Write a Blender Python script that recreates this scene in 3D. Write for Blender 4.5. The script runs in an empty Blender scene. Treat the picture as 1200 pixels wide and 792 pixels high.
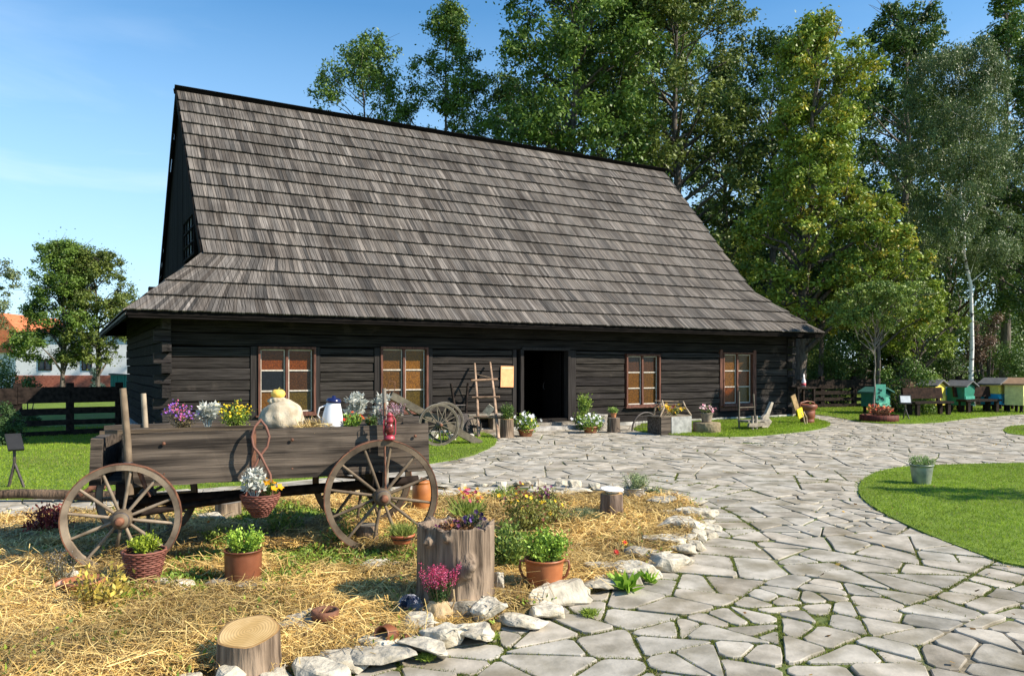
import bpy, bmesh, math, random
import numpy as np
from mathutils import Vector, Matrix, Euler

# ---------------------------------------------------------------- camera, sky, sun, exposure
sc = bpy.context.scene
COL = sc.collection
F = 900.0; HZ = 430.0; CH = 1.6          # focal length in photo pixels, horizon row, eye height
cam = bpy.data.objects.new('camera', bpy.data.cameras.new('camera'))
COL.objects.link(cam); sc.camera = cam
cam.location = (0, 0, CH); cam.rotation_euler = (math.radians(90), 0, 0)
cam.data.sensor_width = 36; cam.data.lens = 27.0
cam.data.shift_y = (HZ - 396) / 1200.0
cam.data.clip_end = 3000; cam.data.clip_start = 0.05

SUN_AZ = math.atan2(0.955, -0.295)       # clockwise from +Y
SUN_EL = math.radians(37)
world = bpy.data.worlds.new('World'); sc.world = world; world.use_nodes = True
nt = world.node_tree; nt.nodes.clear()
wout = nt.nodes.new('ShaderNodeOutputWorld'); bg = nt.nodes.new('ShaderNodeBackground')
sky = nt.nodes.new('ShaderNodeTexSky'); sky.sky_type = 'NISHITA'; sky.sun_disc = False
sky.sun_elevation = SUN_EL; sky.sun_rotation = SUN_AZ
sky.air_density = 1.0; sky.dust_density = 0.0; sky.ozone_density = 4.0; sky.altitude = 300
tc = nt.nodes.new('ShaderNodeTexCoord'); mp = nt.nodes.new('ShaderNodeMapping')
mp.inputs['Scale'].default_value = (1.0, 1.0, 5.0); mp.inputs['Rotation'].default_value = (0.0, 0.22, 0.3)
cn = nt.nodes.new('ShaderNodeTexNoise'); cn.inputs['Scale'].default_value = 2.3; cn.inputs['Detail'].default_value = 7; cn.inputs['Roughness'].default_value = 0.55
cn.inputs['Distortion'].default_value = 0.5
cr = nt.nodes.new('ShaderNodeValToRGB'); cr.color_ramp.elements[0].position = 0.5; cr.color_ramp.elements[1].position = 0.78
cr.color_ramp.elements[0].color = (0, 0, 0, 1); cr.color_ramp.elements[1].color = (1, 1, 1, 1)
sep = nt.nodes.new('ShaderNodeSeparateXYZ')
mr = nt.nodes.new('ShaderNodeMapRange'); mr.inputs['From Min'].default_value = 0.42; mr.inputs['From Max'].default_value = 0.12
mr.inputs['To Min'].default_value = 0.0; mr.inputs['To Max'].default_value = 0.62
mul = nt.nodes.new('ShaderNodeMath'); mul.operation = 'MULTIPLY'
mix = nt.nodes.new('ShaderNodeMixRGB'); mix.inputs['Color2'].default_value = (8.2, 9.2, 10.6, 1)
L = nt.links.new
L(tc.outputs['Generated'], mp.inputs['Vector']); L(mp.outputs[0], cn.inputs['Vector']); L(cn.outputs['Fac'], cr.inputs[0])
L(tc.outputs['Generated'], sep.inputs[0]); L(sep.outputs['Z'], mr.inputs['Value'])
L(cr.outputs[0], mul.inputs[0]); L(mr.outputs[0], mul.inputs[1]); L(mul.outputs[0], mix.inputs['Fac'])
hsv = nt.nodes.new('ShaderNodeHueSaturation'); hsv.inputs['Saturation'].default_value = 1.16; hsv.inputs['Value'].default_value = 1.6; hsv.inputs['Hue'].default_value = 0.492
hz = nt.nodes.new('ShaderNodeMapRange'); hz.inputs['From Min'].default_value = 0.42; hz.inputs['From Max'].default_value = 0.0; hz.inputs['To Max'].default_value = 0.85
hm = nt.nodes.new('ShaderNodeMixRGB'); hm.inputs['Color2'].default_value = (5.0, 6.9, 8.5, 1)
L(sky.outputs[0], hsv.inputs['Color']); L(hsv.outputs[0], hm.inputs['Color1']); L(sep.outputs['Z'], hz.inputs['Value']); L(hz.outputs[0], hm.inputs['Fac'])
L(hm.outputs[0], mix.inputs['Color1']); L(mix.outputs[0], bg.inputs['Color'])
bg.inputs['Strength'].default_value = 0.078
L(bg.outputs[0], wout.inputs['Surface'])

sd = bpy.data.lights.new('sun', 'SUN'); sd.energy = 5.0; sd.angle = math.radians(0.5); sd.color = (1.0, 0.90, 0.76)
sun = bpy.data.objects.new('sun', sd); COL.objects.link(sun)
SUNV = Vector((math.sin(SUN_AZ) * math.cos(SUN_EL), math.cos(SUN_AZ) * math.cos(SUN_EL), math.sin(SUN_EL)))
sun.rotation_euler = (-SUNV).to_track_quat('-Z', 'Y').to_euler()
sun.location = (20, -10, 30)
sc.view_settings.view_transform = 'Standard'; sc.view_settings.look = 'None'
sc.view_settings.exposure = 0.82; sc.view_settings.gamma = 1; sc.view_settings.use_curve_mapping = False
sc.render.engine = 'CYCLES'

random.seed(4); R = np.random.RandomState(7)

# ---------------------------------------------------------------- helpers
def G(px, py, z=0.0):
    Y = F * (CH - z) / (py - HZ)
    return ((px - 600) / F * Y, Y)
def XP(px, Y): return (px - 600) / F * Y
def ZP(py, Y): return CH + (HZ - py) / F * Y

class MB:
    def __init__(s): s.V = []; s.n = 0; s.L = []; s.S = []; s.C = []; s.SM = []
    def raw(s, verts, faces, col=(1, 1, 1), smooth=False):
        """faces: list of index lists, or a 2-D int array"""
        verts = np.asarray(verts, dtype=np.float32).reshape(-1, 3)
        if isinstance(faces, np.ndarray):
            nf, k = faces.shape
            s.L.append((faces + s.n).ravel().astype(np.int32)); s.S.append(np.full(nf, k, np.int32))
        else:
            nf = len(faces)
            s.L.append(np.array([i + s.n for f in faces for i in f], np.int32)); s.S.append(np.array([len(f) for f in faces], np.int32))
        c = np.asarray(col, dtype=np.float32)
        if c.ndim == 1: c = np.tile(c[:3], (nf, 1))
        s.C.append(c[:, :3]); s.SM.append(np.full(nf, smooth))
        s.V.append(verts); s.n += len(verts); return s
    def box(s, c, d, rot=None, col=(1, 1, 1), jit=0.0, nx=1):
        """box centred c with full size d; nx splits along x for a wavy edge"""
        v = []; f = []
        for i in range(nx + 1):
            x = -0.5 + i / nx
            for (y, z) in ((-.5, -.5), (.5, -.5), (.5, .5), (-.5, .5)):
                v.append([x * d[0], y * d[1] + random.uniform(-jit, jit), z * d[2] + random.uniform(-jit, jit)])
        for i in range(nx):
            a = 4 * i; b = a + 4
            for k in range(4): f.append([a + k, a + (k + 1) % 4, b + (k + 1) % 4, b + k])
        f.append([3, 2, 1, 0]); f.append([4 * nx + k for k in (0, 1, 2, 3)])
        M = np.array(Euler(rot).to_matrix()) if rot is not None else np.eye(3)
        v = np.array(v) @ M.T + np.array(c)
        return s.raw(v, f, col)
    def tube(s, pts, rad, n=8, col=(1, 1, 1), caps=True, smooth=True, jit=0.0):
        pts = [Vector(p) for p in pts]
        if not hasattr(rad, '__len__'): rad = [rad] * len(pts)
        v = []; up = Vector((0, 0, 1)); prev = None
        for i, p in enumerate(pts):
            t = (pts[min(i + 1, len(pts) - 1)] - pts[max(i - 1, 0)])
            t = t.normalized() if t.length > 1e-9 else up
            if prev is None:
                a = t.cross(up)
                if a.length < 0.05: a = t.cross(Vector((1, 0, 0)))
                a.normalize()
            else:
                a = prev - t * prev.dot(t); a.normalize()
            prev = a; b = t.cross(a)
            for k in range(n):
                an = 2 * math.pi * k / n; r = rad[i] * (1 + random.uniform(-jit, jit))
                v.append(p + (a * math.cos(an) + b * math.sin(an)) * r)
        f = []
        for i in range(len(pts) - 1):
            for k in range(n):
                f.append([i * n + k, i * n + (k + 1) % n, (i + 1) * n + (k + 1) % n, (i + 1) * n + k])
        s.raw([tuple(q) for q in v], f, col, smooth)
        if caps:
            m = len(pts) - 1
            s.raw([tuple(q) for q in v[:n]], [list(range(n))[::-1]], col)
            s.raw([tuple(q) for q in v[m * n:]], [list(range(n))], col)
        return s
    def lathe(s, prof, c=(0, 0, 0), n=20, col=(1, 1, 1), smooth=True, jit=0.0, sx=1, sy=1, M=None):
        """prof: list of (r, z) bottom to top (outside first, may come back inside)"""
        v = []; f = []
        for (r, z) in prof:
            for k in range(n):
                a = 2 * math.pi * k / n; rr = r * (1 + random.uniform(-jit, jit))
                v.append([rr * math.cos(a) * sx, rr * math.sin(a) * sy, z])
        for i in range(len(prof) - 1):
            for k in range(n):
                f.append([i * n + k, i * n + (k + 1) % n, (i + 1) * n + (k + 1) % n, (i + 1) * n + k])
        f.append(list(range(n))[::-1]); f.append([(len(prof) - 1) * n + k for k in range(n)])
        v = np.array(v)
        if M is not None: v = v @ np.array(M).T
        return s.raw(v + np.array(c), f, col, smooth)
    def prism(s, poly, y0, y1, col=(1, 1, 1), plane='xz'):
        """polygon in xz (or xy / yz) extruded along the remaining axis"""
        n = len(poly); v = []
        for t in (y0, y1):
            for (a, b) in poly:
                v.append({'xz': (a, t, b), 'xy': (a, b, t), 'yz': (t, a, b)}[plane])
        f = [list(range(n)), list(range(n, 2 * n))[::-1]]
        for k in range(n): f.append([k, k + n, (k + 1) % n + n, (k + 1) % n])
        return s.raw(v, f, col)
    def leaves(s, P, D, Ln, Wd, C, NN=None):
        N = len(P); rv = R.normal(size=(N, 3)) if NN is None else NN; sd_ = np.cross(D, rv); sd_ /= np.linalg.norm(sd_, axis=1)[:, None] + 1e-9
        Ln = np.broadcast_to(Ln, (N,))[:, None]; Wd = np.broadcast_to(Wd, (N,))[:, None]
        nrm = np.cross(D, sd_)
        V = np.stack([P, P + D * Ln * .5 + sd_ * Wd * .5 + nrm * Ln * .05, P + D * Ln, P + D * Ln * .45 - sd_ * Wd * .5 + nrm * Ln * .05], 1).reshape(-1, 3)
        return s.raw(V, np.arange(4 * N).reshape(N, 4), np.broadcast_to(C, (N, 3)), True)
    def blades(s, P, D, Ln, Wd, C, bend=0.3):
        N = len(P); h = D * np.array([1, 1, 0]); rv = np.stack([R.normal(size=N), R.normal(size=N), np.zeros(N)], 1)
        rv /= np.linalg.norm(rv, axis=1)[:, None] + 1e-9
        Ln = np.broadcast_to(Ln, (N,))[:, None]; Wd = np.broadcast_to(Wd, (N,))[:, None]
        mid = P + D * Ln * .55; tip = P + D * Ln + h * Ln * bend - np.array([0, 0, 1]) * Ln * bend * .35
        V = np.stack([P - rv * Wd * .5, P + rv * Wd * .5, mid + rv * Wd * .4, tip, mid - rv * Wd * .4], 1).reshape(-1, 3)
        return s.raw(V, np.arange(5 * N).reshape(N, 5), np.broadcast_to(C, (N, 3)))
    def discs(s, P, Nn, r, C, n=6):
        N = len(P); Nn = Nn / (np.linalg.norm(Nn, axis=1)[:, None] + 1e-9)
        a = np.cross(Nn, np.array([0.31, 0.9, 0.2])); a /= np.linalg.norm(a, axis=1)[:, None] + 1e-9; b = np.cross(Nn, a)
        r = np.broadcast_to(r, (N,))[:, None]
        V = []
        for k in range(2 * n):
            t = math.pi * k / n; rr = r * (1.0 if k % 2 == 0 else 0.62)
            V.append(P + (a * math.cos(t) + b * math.sin(t)) * rr + Nn * rr * 0.25)
        V.append(P.copy()); V = np.stack(V, 1).reshape(-1, 3); m = 2 * n + 1
        fa = np.array([[2 * n, k, (k + 1) % (2 * n)] for k in range(2 * n)])
        Fc = (np.arange(N)[:, None, None] * m + fa[None]).reshape(-1, 3)
        return s.raw(V, Fc, np.repeat(np.broadcast_to(C, (N, 3)), 2 * n, 0))
    def build(s, name, mat, parent=None, loc=None, bevel=0, label=None):
        V = np.concatenate(s.V); Lp = np.concatenate(s.L); S = np.concatenate(s.S); C = np.concatenate(s.C); SM = np.concatenate(s.SM)
        me = bpy.data.meshes.new(name)
        me.vertices.add(len(V)); me.vertices.foreach_set('co', V.astype(np.float32).ravel())
        me.loops.add(len(Lp)); me.loops.foreach_set('vertex_index', Lp)
        me.polygons.add(len(S)); st = np.concatenate([[0], np.cumsum(S)[:-1]]).astype(np.int32)
        me.polygons.foreach_set('loop_start', st); me.polygons.foreach_set('loop_total', S)
        me.polygons.foreach_set('use_smooth', SM.astype(bool))
        me.update(calc_edges=True)
        at = me.attributes.new('Col', 'FLOAT_COLOR', 'FACE')
        at.data.foreach_set('color', np.concatenate([C, np.ones((len(C), 1), np.float32)], 1).astype(np.float32).ravel())
        if isinstance(mat, (list, tuple)):
            for m_ in mat: me.materials.append(m_)
        else: me.materials.append(mat)
        o = bpy.data.objects.new(name, me); COL.objects.link(o)
        if parent: o.parent = parent
        if loc is not None: o.location = loc
        if bevel:
            m_ = o.modifiers.new('bevel', 'BEVEL'); m_.width = bevel; m_.segments = 1; m_.limit_method = 'ANGLE'; m_.angle_limit = 0.6
        if label: o['label'] = label
        return o

def tag(o, label, cat, group=None):
    o['label'] = label; o['category'] = cat
    if group: o['group'] = group
    return o
def thing(name, label, cat, loc=(0, 0, 0), rz=0.0, group=None):
    o = bpy.data.objects.new(name, None); COL.objects.link(o); o.empty_display_size = 0.1
    o.location = loc; o.rotation_euler = (0, 0, rz); return tag(o, label, cat, group)
def struct(o, kind='structure'): o['kind'] = kind; return o
def dup(root, loc, rz=None, label=None, sc_=None):
    r = root.copy(); COL.objects.link(r); r.location = loc
    if rz is not None: r.rotation_euler = (0, 0, rz)
    if label: r['label'] = label
    if sc_: r.scale = (sc_,) * 3
    for ch in list(root.children):
        c = ch.copy(); COL.objects.link(c); c.parent = r
        for g in ch.children:
            d = g.copy(); COL.objects.link(d); d.parent = c
    return r

# ---------------------------------------------------------------- materials
def srgb(h):
    h = h.lstrip('#'); v = [int(h[i:i + 2], 16) / 255 for i in (0, 2, 4)]
    return tuple(c / 12.92 if c <= .04045 else ((c + .055) / 1.055) ** 2.4 for c in v)
def mat(name, c1, c2=None, scale=(8, 8, 8), rough=0.8, bump=0.3, bscale=None, spec=0.3, detail=6, lo=0.35, hi=0.65,
        c3=None, s3=1.5, t3=(0.55, 0.7), metal=0.0, trans=0.0, dist=0.0, bdist=0.01, attr=True):
    m = bpy.data.materials.new(name); m.use_nodes = True; nt = m.node_tree; N = nt.nodes; K = nt.links.new
    b = N['Principled BSDF']; out = N['Material Output']
    b.inputs['Roughness'].default_value = rough; b.inputs['Specular IOR Level'].default_value = spec; b.inputs['Metallic'].default_value = metal
    tc = N.new('ShaderNodeTexCoord'); mp = N.new('ShaderNodeMapping'); mp.inputs['Scale'].default_value = scale
    K(tc.outputs['Object'], mp.inputs[0])
    no = N.new('ShaderNodeTexNoise'); no.inputs['Scale'].default_value = 1; no.inputs['Detail'].default_value = detail; no.inputs['Distortion'].default_value = dist
    K(mp.outputs[0], no.inputs['Vector'])
    rp = N.new('ShaderNodeValToRGB'); rp.color_ramp.elements[0].position = lo; rp.color_ramp.elements[1].position = hi
    rp.color_ramp.elements[0].color = (*c1, 1); rp.color_ramp.elements[1].color = (*(c2 or c1), 1)
    K(no.outputs['Fac'], rp.inputs[0]); cur = rp.outputs[0]
    if c3:
        n3 = N.new('ShaderNodeTexNoise'); n3.inputs['Scale'].default_value = s3; n3.inputs['Detail'].default_value = 5; K(tc.outputs['Object'], n3.inputs['Vector'])
        r3 = N.new('ShaderNodeValToRGB'); r3.color_ramp.elements[0].position = t3[0]; r3.color_ramp.elements[1].position = t3[1]
        K(n3.outputs['Fac'], r3.inputs[0]); mx = N.new('ShaderNodeMixRGB'); K(r3.outputs[0], mx.inputs[0]); K(cur, mx.inputs[1]); mx.inputs[2].default_value = (*c3, 1)
        cur = mx.outputs[0]
    if attr:
        a = N.new('ShaderNodeAttribute'); a.attribute_name = 'Col'
        mm = N.new('ShaderNodeMixRGB'); mm.blend_type = 'MULTIPLY'; mm.inputs[0].default_value = 1
        K(cur, mm.inputs[1]); K(a.outputs['Color'], mm.inputs[2]); cur = mm.outputs[0]
    K(cur, b.inputs['Base Color'])
    if bump:
        bn = N.new('ShaderNodeBump'); bn.inputs['Strength'].default_value = bump; bn.inputs['Distance'].default_value = bdist
        if bscale:
            mp2 = N.new('ShaderNodeMapping'); mp2.inputs['Scale'].default_value = bscale; K(tc.outputs['Object'], mp2.inputs[0])
            nb = N.new('ShaderNodeTexNoise'); nb.inputs['Scale'].default_value = 1; nb.inputs['Detail'].default_value = 8; K(mp2.outputs[0], nb.inputs['Vector']); K(nb.outputs['Fac'], bn.inputs['Height'])
        else: K(no.outputs['Fac'], bn.inputs['Height'])
        K(bn.outputs[0], b.inputs['Normal'])
    if trans:
        t = N.new('ShaderNodeBsdfTranslucent'); K(cur, t.inputs['Color']); ms = N.new('ShaderNodeMixShader'); ms.inputs[0].default_value = trans
        K(b.outputs[0], ms.inputs[1]); K(t.outputs[0], ms.inputs[2]); K(ms.outputs[0], out.inputs[0])
    return m
W1 = (1, 1, 1)
M = {}
M['log'] = mat('house_log', (.012, .0105, .010), (.058, .051, .048), (1.1, 44, 30), .95, .9, (4, 110, 80), lo=.30, hi=.72, c3=(.09, .074, .066), s3=2.2, t3=(.62, .8), bdist=.02, spec=.08)
M['post'] = mat('house_post', (.02, .017, .016), (.05, .045, .042), (40, 40, 1.5), .95, .6, lo=.3, hi=.7, spec=.08)
M['black'] = mat('tarred_timber', (.005, .0045, .004), (.012, .010, .009), (3, 30, 20), .95, .5, spec=.06)
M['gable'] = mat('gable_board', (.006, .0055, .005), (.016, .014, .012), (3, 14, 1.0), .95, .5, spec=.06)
M['shingle'] = mat('wood_shingle', (.027, .023, .020), (.205, .182, .158), (60, 1.6, 1.6), .75, .6, (80, 3, 3), lo=.28, hi=.78, c3=(.05, .043, .036), s3=.9, t3=(.48, .75), spec=.2, bdist=.01)
M['shingle_end'] = mat('wood_shingle_hip', (.035, .029, .025), (.19, .165, .145), (1.4, 42, 1.4), .75, .6, lo=.28, hi=.78)
M['casing'] = mat('window_casing', (.06, .022, .014), (.17, .07, .045), (30, 30, 3), .7, .4)
M['muntin'] = mat('muntin_paint', (.42, .37, .3), (.6, .55, .47), (20, 20, 20), .6, .3)
M['glass'] = mat('amber_glass', (.35, .32, .28), (1.25, 1.2, 1.1), (60, 60, 60), .25, .5, lo=.42, hi=.72, spec=.4, bdist=.004)
M['found'] = mat('foundation_stone', (.25, .24, .22), (.5, .48, .44), (6, 6, 6), .9, .6)
M['stone'] = mat('paving_stone', (.24, .22, .175), (.44, .405, .34), (5, 5, 5), .9, .5, (22, 22, 22), lo=.32, hi=.62, c3=(.20, .175, .12), s3=2.4, t3=(.5, .72), spec=.2, bdist=.01)
M['joint'] = mat('joint_soil', (.10, .085, .055), (.22, .185, .125), (30, 30, 30), .95, .8, c3=(.10, .13, .03), s3=.9, t3=(.42, .56), attr=False)
M['lawn'] = mat('lawn_ground', (.09, .15, .012), (.17, .25, .025), (5, 5, 5), .9, .6, (90, 90, 90), c3=(.11, .15, .022), s3=.5, t3=(.5, .7), attr=False, bdist=.03)
M['blade'] = mat('grass_blade', (.9, .9, .9), (1.1, 1.1, 1.1), (3, 3, 3), .6, 0, trans=.35)
M['leaf'] = mat('leaf', (1.25, 1.25, 1.25), (1.7, 1.7, 1.7), (1.5, 1.5, 1.5), .5, 0, trans=.22, spec=.35)
M['flower'] = mat('petal', (.95, .95, .95), (1, 1, 1), (30, 30, 30), .6, 0, trans=.3)
M['bark'] = mat('bark', (.055, .043, .034), (.17, .145, .12), (14, 14, 2.5), .9, 1.0, lo=.35, hi=.7, bdist=.04)
M['birch'] = mat('birch_bark', (.045, .04, .04), (.72, .70, .66), (4, 4, 9), .7, .4, lo=.36, hi=.46)
M['straw'] = mat('straw', (.85, .85, .85), (1.1, 1.1, 1.1), (30, 30, 30), .5, 0, spec=.4, trans=.15)
M['bed'] = mat('bed_soil', (.10, .06, .02), (.34, .22, .07), (18, 18, 18), .95, 1.0, (60, 60, 60), c3=(.10, .085, .03), s3=1.3, t3=(.52, .7), attr=False, bdist=.03)
M['lime'] = mat('limestone', (.26, .235, .185), (.56, .515, .42), (9, 9, 9), .9, .9, (16, 16, 16), lo=.25, hi=.6, c3=(.24, .2, .12), s3=3.5, t3=(.56, .72), bdist=.03)
M['wagon'] = mat('wagon_board', (.020, .015, .011), (.125, .098, .074), (.9, 34, 26), .85, .8, (3, 60, 60), lo=.36, hi=.62, c3=(.05, .038, .028), s3=3, t3=(.6, .75), bdist=.01)
M['oldwood'] = mat('weathered_wood', (.095, .072, .05), (.30, .245, .18), (6, 6, 6), .8, .5, (30, 30, 8), lo=.3, hi=.7)
M['greywood'] = mat('grey_wood', (.12, .105, .085), (.30, .27, .22), (8, 8, 8), .8, .5, (25, 25, 25), lo=.3, hi=.7)
M['rust'] = mat('rusty_iron', (.075, .03, .016), (.22, .09, .045), (20, 20, 20), .75, .5, spec=.5)
M['iron'] = mat('dark_iron', (.03, .026, .024), (.09, .07, .06), (20, 20, 20), .55, .4, spec=.5)
M['terra'] = mat('terracotta', (.24, .085, .035), (.38, .15, .065), (6, 6, 6), .45, .2, c3=(.2, .09, .05), s3=4, spec=.5)
M['rednail'] = mat('red_enamel', (.26, .02, .035), (.4, .05, .07), (15, 15, 15), .4, .2, spec=.6)
M['wicker'] = mat('wicker', (.9, .9, .9), (1.1, 1.1, 1.1), (20, 20, 20), .65, .3)
M['cloth'] = mat('burlap', (.34, .28, .19), (.55, .48, .36), (14, 14, 14), .9, .6, (150, 150, 150))
M['white'] = mat('white_enamel', (.72, .72, .72), (.82, .82, .82), (12, 12, 12), .25, .1, spec=.6)
M['paint'] = mat('paint', (.82, .82, .82), (1.05, 1.05, 1.05), (9, 9, 9), .6, .3)
M['dwood'] = mat('dark_stained_wood', (.011, .008, .0065), (.034, .024, .019), (12, 12, 12), .8, .5, spec=.1)
M['cutwood'] = mat('cut_log_face', (.5, .32, .12), (.68, .47, .22), (7, 7, 7), .8, .4)
M['stump'] = mat('stump_side', (.05, .034, .022), (.32, .245, .175), (30, 30, 2.4), .85, 1.0, lo=.3, hi=.7, c3=(.42, .33, .24), s3=2, t3=(.5, .75), bdist=.03)
M['plaster'] = mat('white_plaster', (.66, .66, .65), (.76, .76, .74), (2, 2, 2), .9, .1)
M['tile'] = mat('orange_tile', (.42, .12, .05), (.56, .19, .08), (3, 3, 10), .8, .4)
M['soil'] = mat('dark_soil', (.03, .022, .015), (.09, .065, .04), (40, 40, 40), .95, .8)
# ================================================================= GROUND
def inpoly(X, Y, poly):
    X = np.asarray(X); Y = np.asarray(Y); r = np.zeros(X.shape, bool); n = len(poly)
    for i in range(n):
        x0, y0 = poly[i]; x1, y1 = poly[(i + 1) % n]
        c = ((y0 > Y) != (y1 > Y)) & (X < (x1 - x0) * (Y - y0) / (y1 - y0 + 1e-12) + x0); r ^= c
    return r
HD = (0.8634, 0.5045)                       # house front direction
HC = (-6.9, 15.15)                          # front left wall corner
HA = math.atan2(HD[1], HD[0]); HL = 18.2; HW = 10.0
def HP(s, u, z=0.0): return (HC[0] + HD[0] * s - HD[1] * u, HC[1] + HD[1] * s + HD[0] * u, z)
def smooth_poly(p, it=2, closed=True):
    for _ in range(it):
        q = []
        for i in range(len(p)):
            a = p[i]; b = p[(i + 1) % len(p)]
            q += [(a[0] * .75 + b[0] * .25, a[1] * .75 + b[1] * .25), (a[0] * .25 + b[0] * .75, a[1] * .25 + b[1] * .75)]
        p = q
    return p
BED = smooth_poly([G(-260, 622), G(0, 614), G(140, 604), G(280, 592), G(380, 584), G(480, 577), G(560, 572), G(640, 571), G(700, 574), G(760, 580), G(815, 592),
       G(832, 610), G(826, 635), G(795, 665), G(735, 690), G(680, 706), G(640, 722), G(590, 740), G(520, 762), G(440, 782), G(370, 800), (-1.6, 3.75), (-2.6, 3.3), (-4.2, 2.8), (-7.5, 2.6), (-9, 5)], 1)
LAWN_R = smooth_poly([(20, 13.2), (12, 12.9), G(1200, 545), G(1100, 547), G(1040, 551), G(1010, 563), G(1003, 583), G(1036, 606), G(1085, 630), G(1145, 653), G(1200, 672), (5.6, 5.1), (8, 3.9), (13, 2), (20, 2)], 2)
LAWN_L = smooth_poly([(-34, 9.3), (-12, 9.2), G(0, 590), G(115, 583), G(300, 570), G(400, 560), G(505, 546), G(548, 538), G(578, 526), G(584, 515), HP(7.2, .3)[:2], HP(.5, 4)[:2], (-9, 60), (-60, 60)], 1)
STRIP = smooth_poly([G(735, 506), G(800, 513), G(870, 514), G(930, 509), G(968, 503), G(976, 497), G(950, 491), HP(18.9, -.1)[:2], HP(18.2, .4)[:2], HP(12.4, .4)[:2], HP(12.2, -.1)[:2]], 2)
LAWN_H = smooth_poly([HP(19.5, 3)[:2], G(950, 486), G(985, 491), G(1015, 497.5), G(1088, 498), G(1130, 492), G(1200, 486), (26, 27.5), (45, 32), (60, 60), (5, 62)], 1)
ISLE = smooth_poly([G(1172, 505), G(1190, 499), (16, 20.5), (20, 19), (20, 15.5), (14, 16), G(1190, 513)], 2)

o = MB().raw([(-900, -200, 0), (900, -200, 0), (900, 1500, 0), (-900, 1500, 0)], [[0, 1, 2, 3]]).build('ground', M['lawn']); struct(o)
o = MB().raw([(-9.5, .2, .016), (26, .2, .016), (26, 27, .016), (8, 27, .016), (-9.5, 14.5, .016)], [[0, 1, 2, 3, 4]]).build('path_bedding', M['joint']); struct(o)
def sheet(name, poly, z, mt):
    bm = bmesh.new(); vs = [bm.verts.new((x, y, z)) for x, y in poly]
    f = bm.faces.new(vs)
    if f.normal.z < 0: f.normal_flip()
    bm.normal_update()
    if f.normal.z < 0: f.normal_flip()
    ret = bmesh.ops.extrude_face_region(bm, geom=[f]); 
    for e in ret['geom']:
        if isinstance(e, bmesh.types.BMVert): e.co.z = z - .03
    bmesh.ops.recalc_face_normals(bm, faces=bm.faces[:])
    bmesh.ops.triangulate(bm, faces=bm.faces[:])
    me = bpy.data.meshes.new(name); bm.to_mesh(me); bm.free(); me.materials.append(mt)
    o = bpy.data.objects.new(name, me); COL.objects.link(o); return struct(o)
for nm, p in (('lawn', LAWN_R), ('lawn', LAWN_L), ('lawn', STRIP), ('lawn', LAWN_H), ('lawn', ISLE)): sheet(nm, p, .042, M['lawn'])

# crazy paving : convex pieces cut again and again
def clip(poly, nx, ny, d):
    out = []
    for i in range(len(poly)):
        a = poly[i]; b = poly[(i + 1) % len(poly)]; da = a[0] * nx + a[1] * ny - d; db = b[0] * nx + b[1] * ny - d
        if da <= 0: out.append(a)
        if (da < 0) != (db < 0) and abs(da - db) > 1e-12:
            t = da / (da - db); out.append((a[0] + (b[0] - a[0]) * t, a[1] + (b[1] - a[1]) * t))
    return out
def area(p): return 0.5 * sum(p[i][0] * p[(i + 1) % len(p)][1] - p[(i + 1) % len(p)][0] * p[i][1] for i in range(len(p)))
rs = random.Random(11)
seeds = []
st = 1.55; i = 0
yy = 0.0
while yy < 28:
    xx = -10.0 + (i % 2) * st * .5
    while xx < 26:
        seeds.append((xx + rs.uniform(-.5, .5), yy + rs.uniform(-.5, .5))); xx += st
    yy += st * .85; i += 1
cells = []
for a in seeds:
    p = [(a[0] - 2, a[1] - 2), (a[0] + 2, a[1] - 2), (a[0] + 2, a[1] + 2), (a[0] - 2, a[1] + 2)]
    for b in seeds:
        if b is a or abs(a[0] - b[0]) > 3.4 or abs(a[1] - b[1]) > 3.4: continue
        nx, ny = b[0] - a[0], b[1] - a[1]; l = math.hypot(nx, ny); nx /= l; ny /= l
        p = clip(p, nx, ny, (a[0] + b[0]) / 2 * nx + (a[1] + b[1]) / 2 * ny)
        if len(p) < 3: break
    if len(p) >= 3: cells.append(p)
stones = []
def split(p, tgt):
    A = abs(area(p))
    if A < tgt: stones.append(p); return
    cx = sum(q[0] for q in p) / len(p); cy = sum(q[1] for q in p) / len(p)
    cxx = sum((q[0] - cx) ** 2 for q in p); cyy = sum((q[1] - cy) ** 2 for q in p); cxy = sum((q[0] - cx) * (q[1] - cy) for q in p)
    th = 0.5 * math.atan2(2 * cxy, cxx - cyy) + rs.uniform(-.42, .42)
    nx, ny = math.cos(th), math.sin(th)
    d = (cx * nx + cy * ny) + rs.uniform(-.12, .12) * math.sqrt(A)
    a = clip(p, nx, ny, d); b = clip(p, -nx, -ny, -d)
    if len(a) < 3 or len(b) < 3: stones.append(p); return
    t2 = tgt * rs.uniform(.75, 1.3)
    split(a, t2); split(b, t2)
for c in cells: split(c, rs.choice([.10, .14, .2]))
def inset(p, g):
    A = area(p); 
    if A < 0: p = p[::-1]
    for i in range(len(p)):
        pass
    q = list(p)
    for i in range(len(p)):
        a = p[i]; b = p[(i + 1) % len(p)]; ex, ey = b[0] - a[0], b[1] - a[1]; l = math.hypot(ex, ey)
        if l < 1e-6: continue
        nx, ny = ey / l, -ex / l
        q = clip(q, nx, ny, a[0] * nx + a[1] * ny - g)
        if len(q) < 3: return None
    return q
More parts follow.
